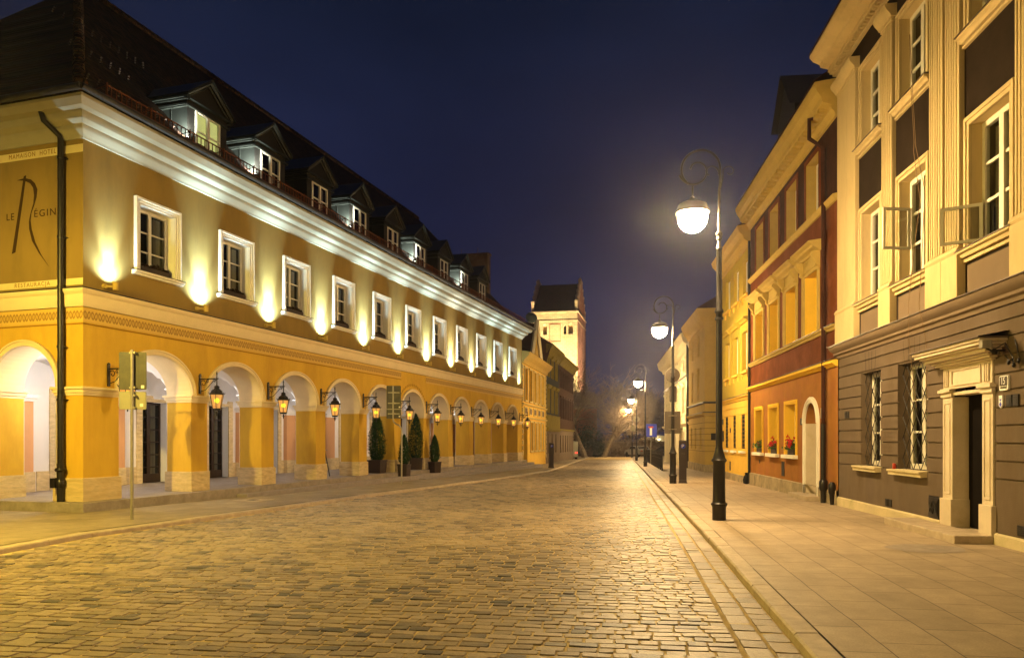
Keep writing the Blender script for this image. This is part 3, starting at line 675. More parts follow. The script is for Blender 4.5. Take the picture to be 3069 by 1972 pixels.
for x in [1.8+3.14*k for k in range(11)]:
    sl.cut(); cb.cut()
    sl.box(x-.38, x+.38, IW-.16, IW, .72, 2.62); pb.cut(); pb.box(x-.41, x+.41, IW-.2, IW, .18, .72)
    cb.box(x-.41, x+.41, IW-.2, IW, 2.62, 2.70); cb.box(x-.45, x+.45, IW-.25, IW, 2.70, 2.80)
for x in DX:
    st.cut(); st.box(x-.78, x-.55, IW-.05, IW, .18, 3.02); st.box(x+.55, x+.78, IW-.05, IW, .18, 3.02); st.box(x-.55, x+.55, IW-.05, IW, 2.82, 3.02)
    st.box(x-1.18, x-.785, IW-.03, IW, .18, .72); st.box(x+.785, x+1.15, IW-.03, IW, .18, .72)
sl.build('arcade_pilaster', 'salmon', hotel); pb.build('pilaster_base', 'travertine', hotel, bevel=.006); st.build('door_surround', 'travertine', hotel, bevel=.006); cb.build('pilaster_capital', 'vault_white', hotel, bevel=.006)
for k, x in enumerate(DX[:8]):
    o = window(hotel, x-.55, x+.55, .18, 2.82, IW+.25, 2, 6, fm='wood_dark', fw=.07, mw=.035, mull=.13, name='arcade_door', back=('curtain' if k % 2 == 0 else 'curtain'), room=.4)
    MB().box(x-.47, x+.47, IW+.245, IW+.3, .2, .46).build('kick_panel', 'wood_dark', o)
# roof
roof = MB(); RP = [(-.72, 9.19), (.60, 9.86), (7.93, 17.5)]
hx = 7.2
A = [(-.72, -.72, 9.19), (LEN+.45, -.72, 9.19), (.45, .60, 9.86), (LEN+.45, .60, 9.86), (hx, 7.93, 17.5), (LEN+.45, 7.93, 17.5)]
roof.quad(A[0], A[1], A[3], A[2]); roof.quad(A[2], A[3], A[5], A[4])
B = [(-.72, 16, 9.19), (.45, 15.2, 9.86)]
roof.quad(A[0], A[2], B[1], B[0]); roof.add([A[2], A[4], B[1]], [(0, 1, 2)]); roof.add([A[4], A[5], (LEN+.45, 16, 9.2), B[1]], [(0, 1, 2, 3)])
ro = roof.build('roof', 'roof_tiles', hotel)
rt = MB()
P = [Vector(A[0]), Vector(A[2]), Vector(A[4])]
for p, q in zip(P, P[1:]):
    n = max(1, int((q-p).length/.34)); d = (q-p)/n
    for i in range(n): rt.tube([p+d*i+Vector((0,0,.04)), p+d*(i+1.08)+Vector((0,0,.02))], [.145, .125], 10)
p, q = Vector(A[4]), Vector(A[5]); n = 80
for i in range(n): rt.tube([p+(q-p)*i/n+Vector((0,0,.03)), p+(q-p)*(i+1.05)/n+Vector((0,0,.03))], [.15, .12], 8)
rt.build('ridge_tile', 'roof_tiles', ro, smooth=True)
# scattered bright snow hooks over the roof, eaves gutter and snow rail
sh = MB()
def rz(d): return RP[0][1]+(d+.72)*(RP[1][1]-RP[0][1])/(RP[1][0]-RP[0][0]) if d < .6 else RP[1][1]+(d-.6)*(RP[2][1]-RP[1][1])/(RP[2][0]-RP[1][0])
for i in range(11):
    for j in range(3):
        x = 1.1+i*.33+j*.1; 
        for d in (1.2+j*.16, 2.6+j*.18, 4.1+j*.2):
            x2 = x+.55*(d-1)
            if x2 < 4.2 or d > 3.6: sh.box(x2-.02, x2+.02, d-.03, d+.01, rz(d)+.02, rz(d)+.045)
sh.build('snow_hooks', 'copper', ro)['kind'] = 'stuff'
gt = MB(); gt.tube([(-.8,-.80,9.16),(LEN+.5,-.80,9.16)], .075, 10); gt.tube([(-.8,-.8,9.16),(-.8,16,9.16)], .075, 10); gt.build('gutter_pipe', 'dark_lead', hotel, smooth=True)
ra = MB(); d = -.35; zb = rz(d)
x = .3
while x < LEN-.2:
    xe = min(x+1.35, LEN)
    for z in (.12, .36): ra.box(x, xe, d-.012, d+.012, zb+z-.014, zb+z+.014)
    nb = 9
    for i in range(nb): xx = x+(xe-x)*i/nb; ra.box(xx-.008, xx+.008, d-.01, d+.01, zb+.12, zb+.36)
    ra.tube([(x, d-.02, zb-.05), (x, d-.03, zb+.4)], .018, 6); ra.tube([(x, d, zb+.34), (x, d+.5, rz(d+.5))], .012, 5)
    x = xe
ra.build('snow_rail', 'rail_rust', hotel)
# dormers
for k in range(9):
    c = BX[k+1]; y0 = 1.0
    f = MB(); W = .86; zb = 9.95; ze = 11.50; zp = 12.28
    # front with window hole
    f.mi = 0; f.wall(c-W, c+W, zb, ze, [(c-.54, c+.54, 10.05, 11.25)], y0, .1)
    f.poly([(c-W, y0, ze), (c+W, y0, ze), (c, y0, zp-.06)])
    f.mi = 1
    yb = y0+(ze-10.28)/1.042+.2
    for sx in (-1, 1):
        f.add([(c+sx*W, y0, zb), (c+sx*W, y0, ze), (c+sx*W, yb+.2, ze), (c+sx*W, y0+.02, zb-.3)], [(0, 1, 2, 3)])
        for q in (.55, 1.05): f.tube([(c+sx*(W+.006), y0+q, 10.1+q*1.0), (c+sx*(W+.006), y0+q, ze)], .012, 4)
    fr = f.build('dormer', ['dormer_front', 'dormer_metal'], hotel)
    r = MB(); OV = .2; yk = y0+(zp-10.28)/1.042+.5
    for sx in (-1, 1):
        a = (c+sx*(W+OV), y0-OV, ze-.02); b = (c, y0-OV, zp); cc = (c, yk, zp); dd = (c+sx*(W+OV), yk-.9, ze-.02)
        r.quad(a, b, cc, dd); r.quad((a[0],a[1],a[2]+.06),(b[0],b[1],b[2]+.07),(cc[0],cc[1],cc[2]+.07),(dd[0],dd[1],dd[2]+.06)); r.quad(a, b, (b[0],b[1],b[2]+.07), (a[0],a[1],a[2]+.06)); r.quad(a, dd, (dd[0],dd[1],dd[2]+.06), (a[0],a[1],a[2]+.06))
        # eaves mouldings along the cheek
        for (dz, o) in ((-.05, .16), (-.10, .12), (-.28, .07), (-.24, .10)): r.box(c+sx*W, c+sx*(W+o), y0-.02-o*.6, yb+.1, ze+dz-.02, ze+dz+.025)
    for o, z_, h in ((.16,-.05,.03), (.10,-.26,.03)): r.box(c-W-o, c+W+o, y0-o*.8, y0, ze+z_-.02, ze+z_+.03)
    # raking mouldings and pediment frame
    for sx in (-1, 1):
        for o, wd in ((.0, .05), (.12, .03)):
            p = Vector((c+sx*(W+.12-o), y0-.12+o*.5, ze+.02)); q = Vector((c, y0-.12+o*.5, zp-.03-o*.9)); r.tube([p, q], wd, 4)
    r.build('dormer_roof', 'dormer_metal', fr)
    window(fr, c-.54, c+.54, 10.05, 11.25, y0-.03, 2, 2, fw=.07, mull=.10, mw=.04, back=('lit_room' if k == 0 else 'curtain'), name='dormer_window')
# party wall and chimneys at the far end
w = MB(); w.box(LEN-.35, LEN+.25, 2.35, 7.4, 9, 14.35); w.box(LEN-.4, LEN+.3, 2.28, 7.45, 14.35, 14.47)
for y in (3.2, 4.4, 5.6): w.tube([(LEN, y, 14.4), (LEN, y, 14.95)], .02, 5)
w.build('party_wall', 'firewall', hotel)

# ------------------------------------------------------------------ wall lanterns, uplights, flower boxes on the hotel
def spiral(cx, cz, r0, r1, a0, a1, n=22): return [(cx+(r0+(r1-r0)*i/n)*math.cos(a0+(a1-a0)*i/n), cz+(r0+(r1-r0)*i/n)*math.sin(a0+(a1-a0)*i/n)) for i in range(n+1)]
ORD = ['first', 'second', 'third', 'fourth', 'fifth', 'sixth', 'seventh', 'eighth', 'ninth', 'tenth', 'eleventh', 'last']
lan = thing('wall_lantern', 'x', 'lantern', (0, 0, 0), HR, 'wall lanterns along the arcade')
w = MB(); w.box(-.035, .035, -.035, 0, -.36, .16); w.lathe([(.035,0),(.035,.03),(.01,.05)], (0,-.02,.15), 8)
w.tube([(0,-.03,.05),(0,-.62,.05)], .017, 8); w.tube([(0,-.02,-.30),(0,-.2,-.25),(0,-.45,-.02),(0,-.6,.04)], .011, 6)
for pts in (spiral(-.13,-.07,.10,.025,-.5,6.6), spiral(-.27,-.02,.05,.012,2.5,-4.5), spiral(-.49,-.01,.05,.012,.5,6.5)):
    w.tube([(0, y, z) for y, z in pts], .010, 6)
w.tube([(0,-.57,-.15),(0,-.57,.17)], .017, 8); w.lathe([(.012,0),(.024,.03),(.004,.11)], (0,-.57,.15), 8)
w.build('bracket', 'iron', lan, smooth=True)
Z0 = -.13
w = MB(); hexa = [(.02,Z0+.0),(.07,Z0-.03),(.085,Z0-.06),(.06,Z0-.07),(.09,Z0-.11),(.15,Z0-.15),(.165,Z0-.20),(.205,Z0-.235),(.215,Z0-.25),(.19,Z0-.262),(.10,Z0-.262)]
w.lathe([(r, z) for r, z in hexa[::-1]], (0,-.57,0), 6, R(30))
for k in range(6):
    a = R(60*k+30); p = Vector((.21*math.cos(a), -.57+.21*math.sin(a), Z0-.24)); w.tube([p, p+Vector((.02*math.cos(a), .02*math.sin(a), .05))], [.012, .003], 4)
    w.tube([(.185*math.cos(a), -.57+.185*math.sin(a), Z0-.26), (.115*math.cos(a), -.57+.115*math.sin(a), Z0-.64)], .010, 5)
w.lathe([(.05,Z0-.69),(.10,Z0-.675),(.128,Z0-.65),(.128,Z0-.635),(.09,Z0-.63)], (0,-.57,0), 6, R(30))
w.lathe([(.004,Z0-.84),(.02,Z0-.80),(.012,Z0-.77),(.03,Z0-.74),(.02,Z0-.70)], (0,-.57,0), 8)
for k in range(3):
    a = R(120*k+30); w.tube([(.1*math.cos(a), -.57+.1*math.sin(a), Z0-.66), (.07*math.cos(a), -.57+.07*math.sin(a), Z0-.74), (.015*math.cos(a), -.57+.015*math.sin(a), Z0-.77)], .006, 4)
w.build('lantern_frame', 'iron', lan)
w = MB(); hx6 = [(.182, Z0-.262), (.113, Z0-.635)]
for k in range(6):
    a, b = R(60*k+30), R(60*k+90)
    w.quad(*[(r*math.cos(t), -.57+r*math.sin(t), z) for r, z, t in ((hx6[1][0],hx6[1][1],a),(hx6[1][0],hx6[1][1],b),(hx6[0][0],hx6[0][1],b),(hx6[0][0],hx6[0][1],a))])
w.build('lantern_pane', 'amber_glass', lan)
MB().sphere((0,-.57,Z0-.42), .066, 12, 8).build('bulb', 'bulb', lan, smooth=True)
for k, x in enumerate(AX):
    o = lan if k == 0 else copy_tree(lan)
    o.location = Hw(x+(.15 if k == 11 else 0), -.0, 3.21)
    o['label'] = f"black wall lantern with amber glass, {ORD[k]} of twelve from the hotel's near corner"
upl = thing('wall_uplight', 'x', 'wall light', (0, 0, 0), HR, 'uplights on the string course')
w = MB(); w.lathe([(.055,-.06),(.062,-.05),(.062,.10),(.072,.11),(.072,.125)], (.0,-.22,0), 16); w.tube([(-.13,-.0,.02),(-.13,-.07,.02)], .055, 14); w.tube([(-.13,-.07,.02),(-.0,-.18,.02)], .025, 8)
w.build('housing', 'ochre_trim', upl, smooth=True)
ln_w = MB().add([(.055*math.cos(R(30*i)), -.22+.055*math.sin(R(30*i)), .1255) for i in range(12)], [tuple(range(12))]).build('lens', 'lens_white', upl)
for k, x in enumerate(AX):
    o = upl if k == 0 else copy_tree(upl)
    o.location = Hw(x, -.0, 5.16)
    o['label'] = f"small yellow tube uplight on the string course, {ORD[k]} of twelve from the near corner"
    dim = (k == 11)
    if dim:
        for ch in o.children:
            if ch.name.startswith('lens'): ch.data = ch.data.copy(); ch.data.materials[0] = M['lens_dim']
    jit = random.uniform(.85, 1.15)
    for nm, e_, ang, tilt in (('uplight_glow', 330, 140, 24), ('uplight_beam', 1050, 46, 13)):
        e_ = e_*jit*(.03 if dim else (.6 if k == 8 else 1))
        l = light(nm, 'SPOT', (0, -.22, .15), e_, (.58, .84, 1.) if k not in (7, 8) else (1, .93, .8), o, spot_size=R(ang), spot_blend=1., shadow_soft_size=.04)
        l.rotation_euler = (R(180-tilt+random.uniform(-1, 1)), R(random.uniform(-2, 2)), 0)
# flower boxes in the window recesses
fb = thing('window_box', 'x', 'flower box', (0, 0, 0), HR, 'dark flower boxes on the hotel sills')
w = MB(); w.box(-.52, .52, 0, .14, 0, .16); w.build('trough', 'planter', fb, bevel=.01)
w = MB()
for i in range(170):
    x = random.uniform(-.5, .5); h = .16+.12*math.exp(-((x-.1)/.18)**2)*random.random()+.05*random.random(); p = Vector((x, random.uniform(0, .14), h*random.uniform(.85, 1)))
    a = Vector((random.uniform(-1,1), random.uniform(-1,1), random.uniform(-1,1))).normalized()*.045; b = a.cross(Vector((random.random(), random.random(), 1))).normalized()*.03
    w.quad(p-a, p+b, p+a, p-b)
w.build('leaves', 'planter', fb)
for k, c in enumerate(BX):
    o = fb if k == 0 else copy_tree(fb)
    o.location = Hw(c, .04, 5.79)
    o['label'] = f"low dark flower box on the {'eleventh' if k == 10 else ORD[k]} hotel window sill from the near corner"
# small spotlights washing the dormer cheeks
ds = thing('roof_spotlight', 'x', 'spotlight', (0, 0, 0), HR, 'spotlights beside the dormers')
w = MB(); w.lathe([(.04,-.06),(.055,0),(.055,.02)], (0,0,.09), 12); w.tube([(0,0,-.12),(0,0,.05)], .012, 6); w.build('housing', 'iron', ds, smooth=True)
MB().lathe([(.0501,.021),(.05,.023)], (0,0,.09), 12).build('lens', 'lens_white', ds)
for i, (k, e) in enumerate(((0,750),(1,900),(3,160),(5,600),(7,420))):
    o = ds if i == 0 else copy_tree(ds)
    c = BX[k+1]; o.location = Hw(c-.86-.2, .82, 10.10)
    o['label'] = f"tiny roof spotlight lighting the side of the {ORD[k]} dormer from the near corner"
    l = light('cheek_beam', 'SPOT', (0, 0, .13), e, (.95, 1, .9), o, spot_size=R(95), spot_blend=1., shadow_soft_size=.02)
    l.rotation_euler = (R(180-30), 0, 0); l.rotation_euler = Vector((-.28, -.75, -.85)).to_track_quat('Z', 'Y').to_euler()
# arcade lights on the inner side of the piers
al = thing('arcade_lamp', 'x', 'wall light', (0, 0, 0), HR, 'uplighters inside the arcade')
w = MB(); w.lathe([(.03,-.1),(.09,-.02),(.12,.0),(.12,.02)], (0,.12,0), 16); w.box(-.03,.03,0,.1,-.06,-.02); w.build('bowl', 'white_paint', al, smooth=True)
MB().lathe([(.11,.01),(.1101,.024)], (0,.12,0), 16).build('diffuser', 'arcade_glow', al)
for k in range(1, 9):
    o = al if k == 1 else copy_tree(al)
    o.location = Hw(AX[k], .9, 2.98)
    o['label'] = f"white bowl uplighter inside the arcade on the {ORD[k]} pier from the corner"
    light('arcade_light', 'POINT', (0, .35, .12), [0,24,20,19,18,15,14,10,6][k], (1, .96, .93), o, shadow_soft_size=.12)
o = copy_tree(al); o.location = Hw(.9, .95, 2.98); o['label'] = 'white bowl uplighter inside the corner pier, seen through the side arch'
light('arcade_light', 'POINT', (.8, .9, .1), 120, (1, .96, .93), o, shadow_soft_size=.12)

# ------------------------------------------------------------------ street lamps
GN = 1
def make_lamp(globe='globe_near'):
    t = thing('street_lamp', 'x', 'street lamp', (0,0,0), 0, 'black cast iron street lamps')
    w = MB()
    w.lathe([(.135,-.05),(.135,.26),(.15,.29),(.165,.31),(.165,.33),(.13,.36),(.125,.39),(.118,1.14),(.135,1.17),(.15,1.18),(.155,1.2),(.125,1.24),(.09,1.36),(.075,1.42),(.072,1.46)], (0,0,0), 24)
    w.build('base', 'iron', t, smooth=True)
    w = MB()
    w.lathe([(.066,1.46),(.06,4.0),(.085,4.02),(.085,4.05),(.065,4.08),(.065,4.14),(.09,4.17),(.09,4.20),(.058,4.25),(.056,5.42),(.07,5.44),(.04,5.52),(.035,5.6),(.06,5.63),(.045,5.68),(.07,5.72),(.07,5.75),(.028,5.8),(.026,6.6)], (0,0,0), 18)
    w.build('pole', 'iron', t, smooth=True)
    w = MB(); cx, cz = -.36, 7.06
    arc = [(0,0,6.6),(0.02,0,6.8)]+[(cx+.38*math.cos(a), 0, cz+.38*math.sin(a)) for a in [R(-10+i*12) for i in range(0, 21)]]
    w.tube(arc, .024, 8)
    w.tube([(x, 0, z) for x, z in spiral(cx-.10, cz-.02, .33, .10, R(195), R(195+330), 26)], .02, 7)
    w.tube([(x, 0, z) for x, z in spiral(-.17, 6.98, .17, .05, R(-20), R(250), 16)], .014, 6)
    w.tube([(x, 0, z) for x, z in spiral(.20, 6.98, .13, .04, R(190), R(-150), 18)], .013, 6); w.tube([(0.02,0,6.62),(.07,0,6.85),(.08,0,6.98)], .014, 6)
    w.tube([(-.52,0,6.72),(-.52,0,6.50)], .018, 8)
    w.build('scroll', 'iron', t, smooth=True)
    w = MB(); w.lathe([(.02,6.52),(.05,6.50),(.06,6.46),(.14,6.42),(.28,6.35),(.345,6.19),(.345,6.17),(.30,6.172)][::-1], (-.52,0,0), 20); w.build('shade', 'iron', t, smooth=True)
    MB().sphere((-.52,0,6.08), .29, 24, 14, 1.0).build('globe', globe, t, smooth=True)
    return t
SA = math.atan2(-.146, 1)      # across the street
l0 = make_lamp()
LAMPS = [((4.16,14.95), 'tall black street lamp with lit globe nearest the camera on the right pavement'),
         ((6.40,29.6), 'black street lamp beside the parking meter carrying the round and square sign backs'),
         ((9.75,54.4), 'third black street lamp along the right kerb, beside the black railing'),
         ((12.55,75.0), 'distant black street lamp at the railing end with a round sign back on its pole'),
         ((15.5,96.0), 'farthest black street lamp along the right side of the street'),
         ((1.95,-6.0), 'black street lamp on the right pavement behind the camera')]
for i, ((x, y), lb) in enumerate(LAMPS):
    o = l0 if i == 0 else copy_tree(l0)
    o.location = (x, y, g(y)); o.rotation_euler = (0, 0, SA); o['label'] = lb
    if i == 5:
        for ch in o.children:
            if ch.name.startswith('globe'): ch.data = ch.data.copy(); ch.data.materials[0] = M['globe_dim']
o = copy_tree(l0); o.location = (-10.45, 9.2, 0); o['label'] = 'black street lamp in the side street left of the hotel corner'
for ch in o.children:
    if ch.name.startswith('globe'): ch.data = ch.data.copy(); ch.data.materials[0] = M['globe_left']; ch.data.transform(Matrix.Translation((-.52,0,5.95)) @ Matrix.Scale(.42, 4) @ Matrix.Translation((.52,0,-6.08)))
o.rotation_euler = (0, 0, math.pi)
for ch in list(o.children):
    if ch.name.startswith('shade'): bpy.data.objects.remove(ch)
w = MB(); w.lathe([(.02,6.52),(.05,6.50),(.06,6.46),(.14,6.42),(.30,6.32),(.37,6.03),(.37,6.01),(.32,6.012)][::-1], (-.52,0,0), 20); w.build('shade', 'iron', o, smooth=True)

# ------------------------------------------------------------------ street furniture
def plate(mb, w, h, cz, y, th=.02, r=.03, cx=0):
    n = 5; pts = []
    for (sx, sz, a0) in ((1,1,0),(-1,1,90),(-1,-1,180),(1,-1,270)):
        for i in range(n): a = R(a0+90*i/(n-1)); pts.append((cx+sx*(w/2-r)+r*math.cos(a), cz+sz*(h/2-r)+r*math.sin(a)))
    k = len(pts); mb.add([(x, y, z) for x, z in pts]+[(x, y+th, z) for x, z in pts], [tuple(range(k))[::-1], tuple(range(k, 2*k))]+[(i, (i+1) % k, k+(i+1) % k, k+i) for i in range(k)])
def signpost(x, y, rot, label, kind):
    t = thing('road_sign', label, 'road sign', (x, y, g(y)), rot)
    p = MB(); s = MB(); c = MB(); st = MB()
    if kind == 1:
        p.tube([(0,0,-.1),(0,0,3.42)], .032, 12)
        plate(s, .52, .76, 3.00, .04); s2 = MB(); plate(s2, .52, .36, 2.40, .04); s2.box(-.25,.25,.034,.04,2.225,2.235); s2.box(-.25,.25,.034,.04,2.565,2.575); s2.box(-.25,-.24,.034,.04,2.235,2.565); s2.box(.24,.25,.034,.04,2.235,2.565)
        s2.build('lower_plate', 'sign_pale', t)
        for z in (2.66, 2.50, 2.25, 3.36): c.box(-.05,.07,-.02,.045,z-.015,z+.015); c.box(.04,.07,-.05,.02,z-.02,z+.02)
        for (x0, z) in ((.19,2.68),(.17,2.31)): st.box(x0-.03,x0+.03,.034,.039,z-.03,z+.03)
    elif kind == 2:
        p.tube([(0.3,0,-.1),(0.3,0,2.05),(.28,0,2.16),(.20,0,2.27),(.08,0,2.32),(0,0,2.40),(-.02,0,2.5),(-.02,0,3.75)], .03, 12)
        plate(s, .54, 1.24, 3.14, .04); c.box(-.26,.26,.02,.045,2.86,2.89)
        for z in (3.5, 3.1, 2.7): c.box(-.22,.22,.01,.045,z-.02,z+.02); c.box(-.06,.06,-.04,.02,z-.03,z+.03)
        for z in (2.95, 2.6): st.box(.19,.245,.032,.039,z-.025,z+.03)
    elif kind == 3:
        p.tube([(0,0,-.1),(0,0,4.3)], .04, 10); plate(s, .7, 1.5, 3.3, .05, cx=-.25); plate(s, .7, .8, 3.9, .047, cx=-.25)
    elif kind == 4:
        p.tube([(0,0,-.05),(0,0,3.1)], .035, 12); plate(s, .72, .72, 2.65, .04)
    s.build('plate', 'sign_grey', t); p.build('post', 'galvanised', t, smooth=True)
    if c.v: c.build('clamp', 'galvanised', t)
    if st.v: st.build('sticker', 'sticker', t)
    return t
signpost(-7.66, 15.0, R(8), 'grey sign back above a paler plate on a straight post near the hotel corner', 1)
signpost(-4.47, 28.1, R(3), 'grey sign back on an S-bent post near the potted conifers', 2)
signpost(6.45, 82, 0, 'dark sign plate on a thin post before the red wall at the far end', 3)
signpost(3.41, 3.86, R(14), 'square sign plate on a post on the right pavement beside the camera', 4)
# sign backs clamped to the lamp posts
def lampsign(x, y, parts, label):
    t = thing('road_sign', label, 'road sign', (x, y, g(y)), R(-6)); 
    for nm, m, kind, a in parts:
        w = MB()
        if kind == 'disc':
            cx, cz, r = a; vs = [(cx+r*math.cos(R(10*i)), .09, cz+r*math.sin(R(10*i))) for i in range(36)]
            w.add(vs+[(p[0], .115, p[2]) for p in vs], [tuple(range(36))[::-1], tuple(range(36, 72))]+[(i, (i+1) % 36, 36+(i+1) % 36, 36+i) for i in range(36)])
            w.tube([(v[0], .1, v[2]) for v in vs]+[(vs[0][0], .1, vs[0][2])], .012, 5)
        else: plate(w, a[0], a[1], a[2], .09, cx=a[3])
        w.build(nm, m, t)
    c = MB()
    for nm, m, kind, a in parts:
        if kind == 'plate' and a[0] > .4:
            for z in (a[2]+.27, a[2]-.27): c.box(-.16, .16, .05, .09, z-.015, z+.015); c.lathe([(.07,-.02),(.072,.02)], (0,0,z), 14)
        elif kind == 'disc':
            for z in (a[1]-.12, a[1]+.12): c.box(-.1, .1, .05, .09, z-.012, z+.012)
    c.build('clamp', 'galvanised', t); return t
lampsign(6.40, 29.6, [('disc_back','sign_mid','disc',(0,4.30,.28))], 'round pale sign back on the second lamp post')
lampsign(6.40, 29.6, [('plate','sign_mid','plate',(.62,.88,2.42,0)),('paper','sticker','plate',(.15,.2,1.98,0))], 'square brown sign back with small white paper on the second lamp post')
lampsign(6.40, 29.6, [('plate','sign_mid','plate',(.28,.62,3.55,0.02))], 'narrow pale sign back between the round and the square one')
lampsign(12.55, 75, [('disc_back','sign_pale','disc',(0,4.2,.30)),('plate','sign_pale','plate',(.42,.55,3.25,-.35))], 'round sign back with a smaller square one on a distant lamp post')
t = thing('road_sign', 'small blue sign with white and red symbol above the railing', 'road sign', (11.3, 60.6, g(60.6)), 0)
w = MB(); w.tube([(0,0,0),(0,0,3.2)], .03, 8); w.build('post', 'galvanised', t)
w = MB(); plate(w, .95, 1.05, 2.75, -.05); w.build('plate', 'blue_paint', t)
w = MB(); w.box(-.09,.09,-.06,-.051,2.35,3.0); w.build('white_bar', 'white_paint', t); w = MB(); w.box(-.2,.2,-.061,-.0615,2.95,3.08); w.build('red_bar', 'can_red', t)
# parking meters
def meter(x, y, rot, label):
    t = thing('parking_meter', label, 'parking meter', (x, y, g(y)), rot, 'parking meters')
    w = MB(); w.ext([(-.16,0),(-.13,.12),(-.11,.14),(-.11,1.66),(.02,1.72),(.11,1.62),(.11,.14),(.16,0)], -.145, .145); w.build('body', 'meter_body', t, bevel=.015)
    w = MB(); w.box(-.155,-.145,-.08,.06,.95,1.55); w.box(.145,.165,-.08,.06,.95,1.35); w.box(-.165,.165,-.15,.15,-.02,.035); w.build('side_panel', 'iron', t)
    w = MB(); n = 24; w.add([(.0+.098*math.cos(2*math.pi*i/n), -.1135, 1.48+.098*math.sin(2*math.pi*i/n)) for i in range(n)], [tuple(range(n))[::-1]]); w.build('blue_disc', 'blue_paint', t)
    text('letter', 'P', .19, 'white_paint', t, (-.01, -.117, 1.475), (R(90), 0, 0), .002, 1.1)
    w = MB(); w.box(-.07,.07,-.1145,-.11,1.17,1.195); w.build('slot', 'sign_grey', t)
    return t
meter(6.86, 29.9, R(-8), 'dark grey parking meter with white P on a blue disc beside the second lamp post')
meter(2.66, 50.6, R(20), 'dark narrow parking meter with a P on the left pavement past the hotel')
# black iron railing by the kerb
t = thing('iron_railing', 'low black iron railing with round ornaments along the right kerb', 'railing', (0,0,0))
w = MB(); pts = []
Y = 44.6
while Y < 71:
    x = rkx(Y)+1.05-.0*(Y-44); z = g(Y)
    x2 = rkx(Y+1.9)+1.05; z2 = g(Y+1.9)
    w.tube([(x,Y,z-.05),(x,Y,z+1.05)], .045, 8); w.lathe([(.03,0),(.065,.05),(.05,.1),(.01,.14)], (x,Y,z+1.05), 8)
    for h in (.16, .72, .95): w.tube([(x,Y,z+h),(x2,Y+1.9,z2+h)], .018, 5)
    for i in range(1, 14):
        f = i/14; w.tube([(x+(x2-x)*f,Y+1.9*f,z+.16),(x+(x2-x)*f,Y+1.9*f,z+.95)], .013, 4)
    for i in range(8):
        f = (i+.5)/8; c = Vector((x+(x2-x)*f, Y+1.9*f, z+.835)); w.tube([c+Vector((.146*.09*math.cos(a), .09*math.cos(a), .09*math.sin(a))) for a in [R(45*q) for q in range(9)]], .01, 4)
    Y += 1.9
w.build('railing_panel', 'iron_flat', t)

# ------------------------------------------------------------------ potted conifers
def conifer(h, rw, seed, pot):
    rd = random.Random(seed); t = thing('potted_conifer', 'x', 'potted conifer', (0,0,0), HR, 'potted conifers by the entrance')
    w = MB(); pw, ph = pot; w.add([(-pw*.46,-pw*.46,0),(pw*.46,-pw*.46,0),(pw*.46,pw*.46,0),(-pw*.46,pw*.46,0),(-pw/2,-pw/2,ph),(pw/2,-pw/2,ph),(pw/2,pw/2,ph),(-pw/2,pw/2,ph)], [(0,3,2,1),(4,5,6,7),(0,1,5,4),(1,2,6,5),(2,3,7,6),(3,0,4,7)])
    w.box(-pw*.53,pw*.53,-pw*.53,pw*.53,ph-.06,ph+.001); w.build('pot', 'planter', t, bevel=.008)
    MB().tube([(0,0,ph-.1),(0,0,h*.8)], [.04,.015], 6).build('stem', 'bark', t)
    w = MB(); lumps = [(rd.uniform(0,6.28), rd.random(), rd.uniform(.75,1.18)) for _ in range(26)]
    H = h-ph
    for i in range(int(2600*H)):
        f = rd.random()**1.15; a = rd.uniform(0, 6.283)
        prof = (min(1, .55+f*3.0) if f < .15 else (1-((f-.15)/.85)**1.7)**.75)
        m = 1.
        for la, lf, lm in lumps:
            da = abs((a-la+math.pi) % (2*math.pi)-math.pi); m += (lm-1)*math.exp(-(da/.5)**2-((f-lf)/.09)**2)*1.3
        r = rw*prof*m*rd.uniform(.45, 1.02)**.6*(1.28 if rd.random() < .08 else 1)
        p = Vector((r*math.cos(a), r*math.sin(a), ph-.03+f*H+rd.uniform(-.03,.03)))
        up = Vector((math.cos(a)*.5+rd.uniform(-.4,.4), math.sin(a)*.5+rd.uniform(-.4,.4), 1.)).normalized()*rd.uniform(.035,.075)
        sd_ = up.cross(Vector((math.cos(a), math.sin(a), .2))).normalized()*rd.uniform(.014,.03)
        w.quad(p-sd_, p+sd_*.8+up*.3, p+up, p-sd_*.8+up*.4)
    w.build('crown', 'conifer_leaf', t); return t
big = conifer(2.62, .40, 5, (.62,.55)); big.location = Hw(15.15, .42, .18); big['label'] = 'tall conifer in a dark square pot on the platform left of the entrance arch'
b2 = copy_tree(big); b2.location = Hw(18.95, .35, .18); b2.rotation_euler = (0,0,HR+2); b2['label'] = 'tall conifer in a dark square pot on the platform right of the entrance arch'
b3 = copy_tree(big); b3.location = Hw(17.0, .9, .18); b3.rotation_euler = (0,0,HR+math.pi); b3['label'] = 'tall conifer standing behind the smaller bush at the entrance arch'
sm = conifer(1.78, .27, 9, (.44,.52)); sm.location = Hw(15.9, -.48, .02); sm['label'] = 'small conifer in a dark pot on the step, behind the bent sign post'
s2 = copy_tree(sm); s2.location = Hw(19.25, -.48, .02); s2.rotation_euler = (0,0,HR+1.2); s2['label'] = 'small conifer in a dark pot on the step, farthest right of the potted conifers'
